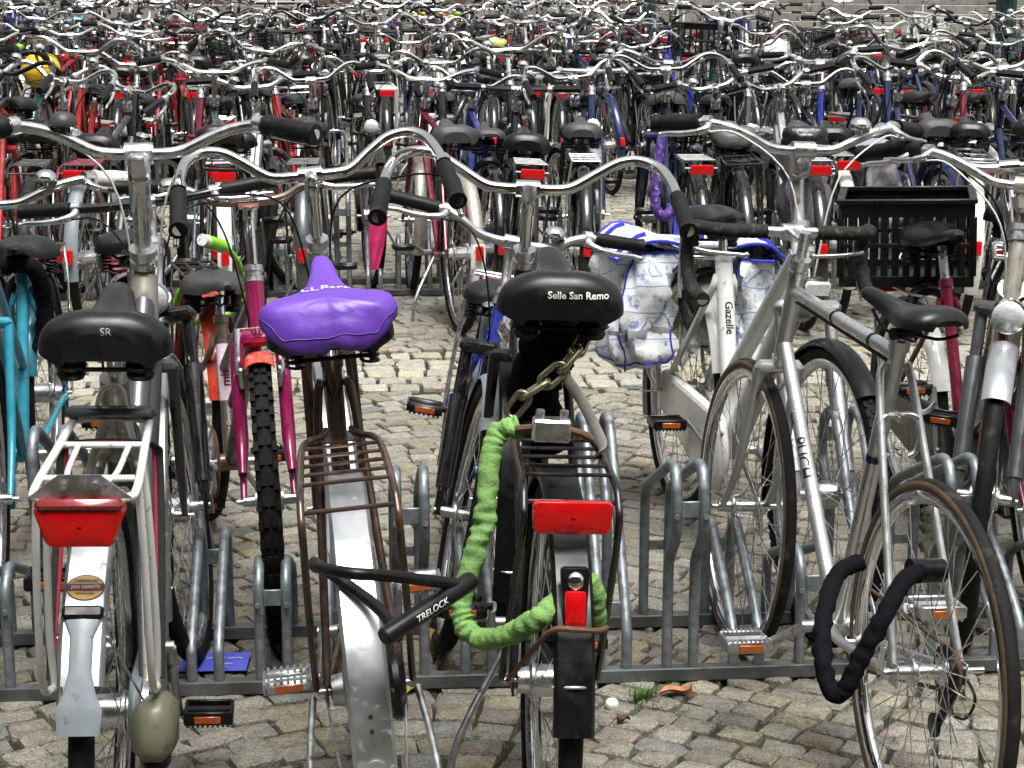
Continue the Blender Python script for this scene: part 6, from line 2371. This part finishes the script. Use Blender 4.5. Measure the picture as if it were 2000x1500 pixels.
saddle_cover(ROW2[12][0][0], ROW2[12][1], pm('grey_cover_cloth', (.10, .11, .11), .5, 0, .2, 30, bump=.6, bump_scale=60), 'grey saddle cover on the black bicycle left of the silver one', 3)
ob('mud_flap', m_guard(g3, 166, 198, 2, .031, .016), white_pl, child(ROW2[7][0][0], 'mudguard', 1))
# grey patterned double pannier in the second row
camo = pm('grey_pattern_canvas', (.23, .22, .26), .8, 0, .1, 30, (.05, .05, .055), .45, 14, bump=.5, bump_scale=120)
mauve = pm('mauve_grey_canvas', (.26, .245, .30), .8, 0, .12, 20, bump=.5, bump_scale=200)
bk, gg = ROW2[14][0][0], ROW2[14][1]
pn2 = empty('pannier_bag', None, mw(bk) @ Matrix.Translation((-gg.wb - .02, 0, 2 * gg.R + .06)))
tag(pn2, 'grey patterned double pannier bag hanging in the second row', 'pannier')
for s in (-1, 1):
    b = MB()
    P = soft_bag(.34, .15, .34, 20 + s) + (0, s * .155, 0)
    b.grid(P, cv=True)
    b.F.append(tuple(b.n - 36 + j for j in range(36)))
    bag = ob('bag', b.mesh('bag', 60), camo, pn2)
    fbm = MB()
    Q = np.array([[(u * .35, s * (.05 + .20 * min(1, t * 1.6)), .03 + .012 * math.sin(PI * t) - .13 * max(0, t - .55)) for u in np.linspace(-.5, .5, 6)] for t in np.linspace(0, 1.3, 10)])
    fbm.grid(Q)
    ob('flap', fbm.mesh('flap', 60), mauve, bag)
# pink cloth, purple sleeved chain
hotpink = pm('hot_pink_nylon', (.62, .03, .16), .5, 0, .15, 20, bump=.6, bump_scale=60)
b = MB()
P = np.zeros((10, 7, 3))
for i, t in enumerate(np.linspace(0, 1, 10)):
    for j, u in enumerate(np.linspace(-1, 1, 7)):
        P[i, j] = (-.545 - .03 * t + u * (.022 + .02 * math.sin(PI * t)) * (1 - .3 * t), 7.62 + .012 * math.cos(u * 3 + t * 5) - .012 * (1 - u * u), .60 - .30 * t)
b.grid(P)
b.grid(P[:, ::-1] + (0, .018, 0))
pk = ob('pink_cloth', b.mesh('pink_cloth', 70), hotpink)
tag(pk, 'hot pink cloth hanging beside the white tipped rear wheel', 'cloth')
violet = pm('violet_sleeve', (.06, .02, .20), .7, 0, .3, 40, (.5, .45, .6), .2, 60, bump=.5, bump_scale=150)
pc = ob('sleeved_chain', wrinkled([(.62, 7.62, .86), (.60, 7.60, .75), (.59, 7.58, .64), (.595, 7.57, .56), (.63, 7.58, .53), (.68, 7.62, .58)], .021, 50, 8, 14, .15).mesh('sleeved_chain', 80), violet)
tag(pc, 'purple cloth sleeved lock chain hanging in the second row', 'chain lock')
scarf = pm('pale_pink_cloth', (.62, .30, .34), .8, 0, .2, 30, bump=.5, bump_scale=100)

# rows three to six, generated slot by slot
def basket(root, L, Wd, H, mt):
    """Wire mesh basket, slightly flared."""
    b = MB()
    def pt(u, z):
        k = 1 + .12 * z / H
        return (u[0] * k * L / 2, u[1] * k * Wd / 2, z)
    cs = [(-1, -1), (1, -1), (1, 1), (-1, 1)]
    for i in range(4):
        a, c = np.array(cs[i]), np.array(cs[(i + 1) % 4])
        n = 9
        for j in range(n):
            u = a + (c - a) * j / n
            b.tube([pt(u, 0), pt(u, H)], .0022, 4, caps=False)
        for z in np.linspace(0, H, 7):
            b.tube([pt(a, z), pt(c, z)], .0022 if z < H else .005, 4, caps=False)
    for j in range(8):
        x = -1 + 2 * j / 7
        b.tube([pt((x, -1), 0), pt((x, 1), 0)], .0022, 4, caps=False)
    return b.mesh('basket')
bask = basket(None, .30, .38, .24, None)
ALL = []
HALF = {2: 4.05, 3: 5.45, 4: 6.8, 5: 8.1}
PIT = {2: .298, 3: .335, 4: .35, 5: .375}
SPEC3N = {}
for k in (2, 3, 4, 5):
    for facing in ('near', 'far'):
        u = -HALF[k] + rnd.uniform(0, .15) + (.12 if facing == 'far' else 0)
        n = 0
        q = 2 if k == 2 else 1
        while u < HALF[k]:
            if rnd.random() < .05:
                u += PIT[k]
                continue
            px_ = 1000 + 3600 * u * UX / (ROWY[k] * .976 + .3)
            if (k == 5 and px_ > 1270) or (k == 4 and px_ > 1310 and rnd.random() < .78) or (k == 3 and px_ > 1340 and rnd.random() < .25):
                u += PIT[k]
                continue
            n += 1
            sp = {}
            if k == 2 and facing == 'near' and u < -2.2 and rnd.random() < .5:
                sp = dict(paint=red_p)
            if k == 2 and u > 2.4 and rnd.random() < .45:
                sp = dict(paint=navy)
            gg = rnd.choice(GEOS)
            o, d = add(k, u, facing, sp, q, n, gg)
            ALL.append((k, facing, px_, o, gg, n, d))
            r = rnd.random() * 1.6
            rown = ORD[k]
            who = f"on the {PAINTNAME.get(d['paint'].name, '')} bicycle {ordinal(n)} from left, {rown} row, {'back' if facing == 'near' else 'front'} to us"
            if r < .05 and k < 5:
                mt, nm = rnd.choice([(black_pl, 'black'), (black_pl, 'black'), (red_p, 'red'), (blue_p, 'blue'), (white_pl, 'white')])
                c = empty('crate', None, mw(o) @ (Matrix.Translation((-gg.wb - .03, 0, 2 * gg.R + .06)) if facing == 'far' else Matrix.Translation((.02, 0, .86))))
                tag(c, f'{nm} plastic crate {who}', 'crate', 'crates and baskets on far bicycles')
                crate(c, .30, .38, .24, mt, 9)
            elif r < .11 and k < 5:
                c = ob('basket', bask, black_pl, None, mw(o) @ Matrix.Translation((.03, 0, .84)))
                tag(c, f'black wire basket {who}', 'basket', 'crates and baskets on far bicycles')
            elif r < .20:
                mt, nm = rnd.choice([(crinkle, 'black'), (crinkle, 'black'), (MATS['grey_cover_cloth'], 'grey'), (red_p, 'red'), (lime_m, 'lime'), (gold_print, 'yellow'), (white_pl, 'white'), (teal, 'turquoise')])
                saddle_cover(o, gg, mt, f'{nm} saddle cover {who}', n, 2 if k == 2 else 1)
            u += PIT[k] * rnd.uniform(.82, 1.18)

# the bright things one can pick out in the far rows
yellow_n = pm('yellow_nylon', (.62, .42, .02), .4, 0, .15, 20, bump=.5, bump_scale=50)
limey = pm('pale_yellow_green_plastic', (.50, .52, .16), .3, 0, .35, 14, bump=.6, bump_scale=50)
white_bag = pm('white_plastic_bag', (.70, .72, .72), .3, 0, .1, 20, bump=.8, bump_scale=40)
used = set()
def pick(k, facing, px):
    c = min((b_ for b_ in ALL if b_[0] == k and b_[1] == facing and b_[3].name not in used), key=lambda b_: abs(b_[2] - px))
    used.add(c[3].name)
    return c
def ridge(sd, sx, sy, sz):
    rr = np.random.default_rng(sd)
    b = MB()
    b.ball((0, 0, 0), (sx, sy, sz), 18, 12)
    v = b.arr()
    n = np.linalg.norm(v / (sx, sy, sz), axis=1)[:, None]
    v = v * (1 + .10 * np.sin(v[:, :1] * 60 + rr.uniform(0, 6)) * np.sin(v[:, 1:2] * 50 + rr.uniform(0, 6)) + rr.normal(0, .03, (len(v), 1)))
    b.V = [v]
    return b
for k, fc, px, kind, lab in ((2, 'near', 165, 'yellow', 'yellow nylon bag bundled on a third row bicycle'), (3, 'near', 940, 'limecover', 'yellow and white patterned saddle cover in the fourth row'),
                             (2, 'far', 610, 'black', 'black wire basket in the third row, left of the middle'), (3, 'far', 390, 'red', 'red plastic crate in the fourth row'),
                             (3, 'far', 1490, 'blue', 'blue plastic crate before the stone steps'), (2, 'near', 1370, 'blackcrate', 'black plastic crate in the third row, right of the middle'),
                             (2, 'near', 1575, 'black', 'wide black mesh basket in the third row'), (2, 'far', 1535, 'white', 'crumpled white plastic bag in the third row'),
                             (3, 'near', 840, 'flowers', 'garland of bright plastic flowers on a fourth row handlebar'), (2, 'near', 65, 'redcover', 'red saddle cover in the third row at the left'),
                             (4, 'near', 165, 'teal', 'turquoise saddle cover far back at the left')):
    c = pick(k, fc, px)
    bk, gg = c[3], c[4]
    M0 = mw(bk)
    if kind in ('yellow', 'white'):
        o = ob('carrier_bag', ridge(5, .15, .13, .12).mesh('carrier_bag', 70), yellow_n if kind == 'yellow' else white_bag, None, M0 @ Matrix.Translation((-gg.wb - .02, 0, 2 * gg.R + .17)))
        tag(o, lab, 'bag')
    elif kind in ('limecover', 'redcover', 'teal'):
        cvr = empty('saddle_cover', None, M0 @ sad_m(gg))
        ob('cloth', cached(('cov', 0, 2), lambda: cover_mesh('city', .014, 0, .010, .28, 2, .03)), {'limecover': limey, 'redcover': red_p, 'teal': teal}[kind], cvr)
        tag(cvr, lab, 'saddle cover')
    elif kind in ('red', 'blue', 'blackcrate'):
        cc = empty('crate', None, M0 @ Matrix.Translation((.02, 0, .88) if fc == 'near' else (-gg.wb - .03, 0, 2 * gg.R + .06)))
        tag(cc, lab, 'crate')
        crate(cc, .32, .42, .25, {'red': red_p, 'blue': blue_p, 'blackcrate': black_pl}[kind], 9)
    elif kind == 'black':
        o = ob('basket', bask, black_pl, None, M0 @ Matrix.Translation((.03, 0, .85)))
        tag(o, lab, 'basket')
    else:
        fr_ = empty('flower_garland', None, M0 @ Matrix.Translation(Vector(bar_c(gg))))
        tag(fr_, lab, 'garland')
        for i in range(7):
            ob('flower', cached('flower', lambda: ridge(9, .035, .035, .022).mesh('flower', 70)), [lime_m, yellow_n, orange_l, lime_m, pink_p, yellow_n, lime_m][i], fr_, Matrix.Translation((.03, -.2 + .07 * i, -.03 - .03 * math.sin(i * 1.3))))
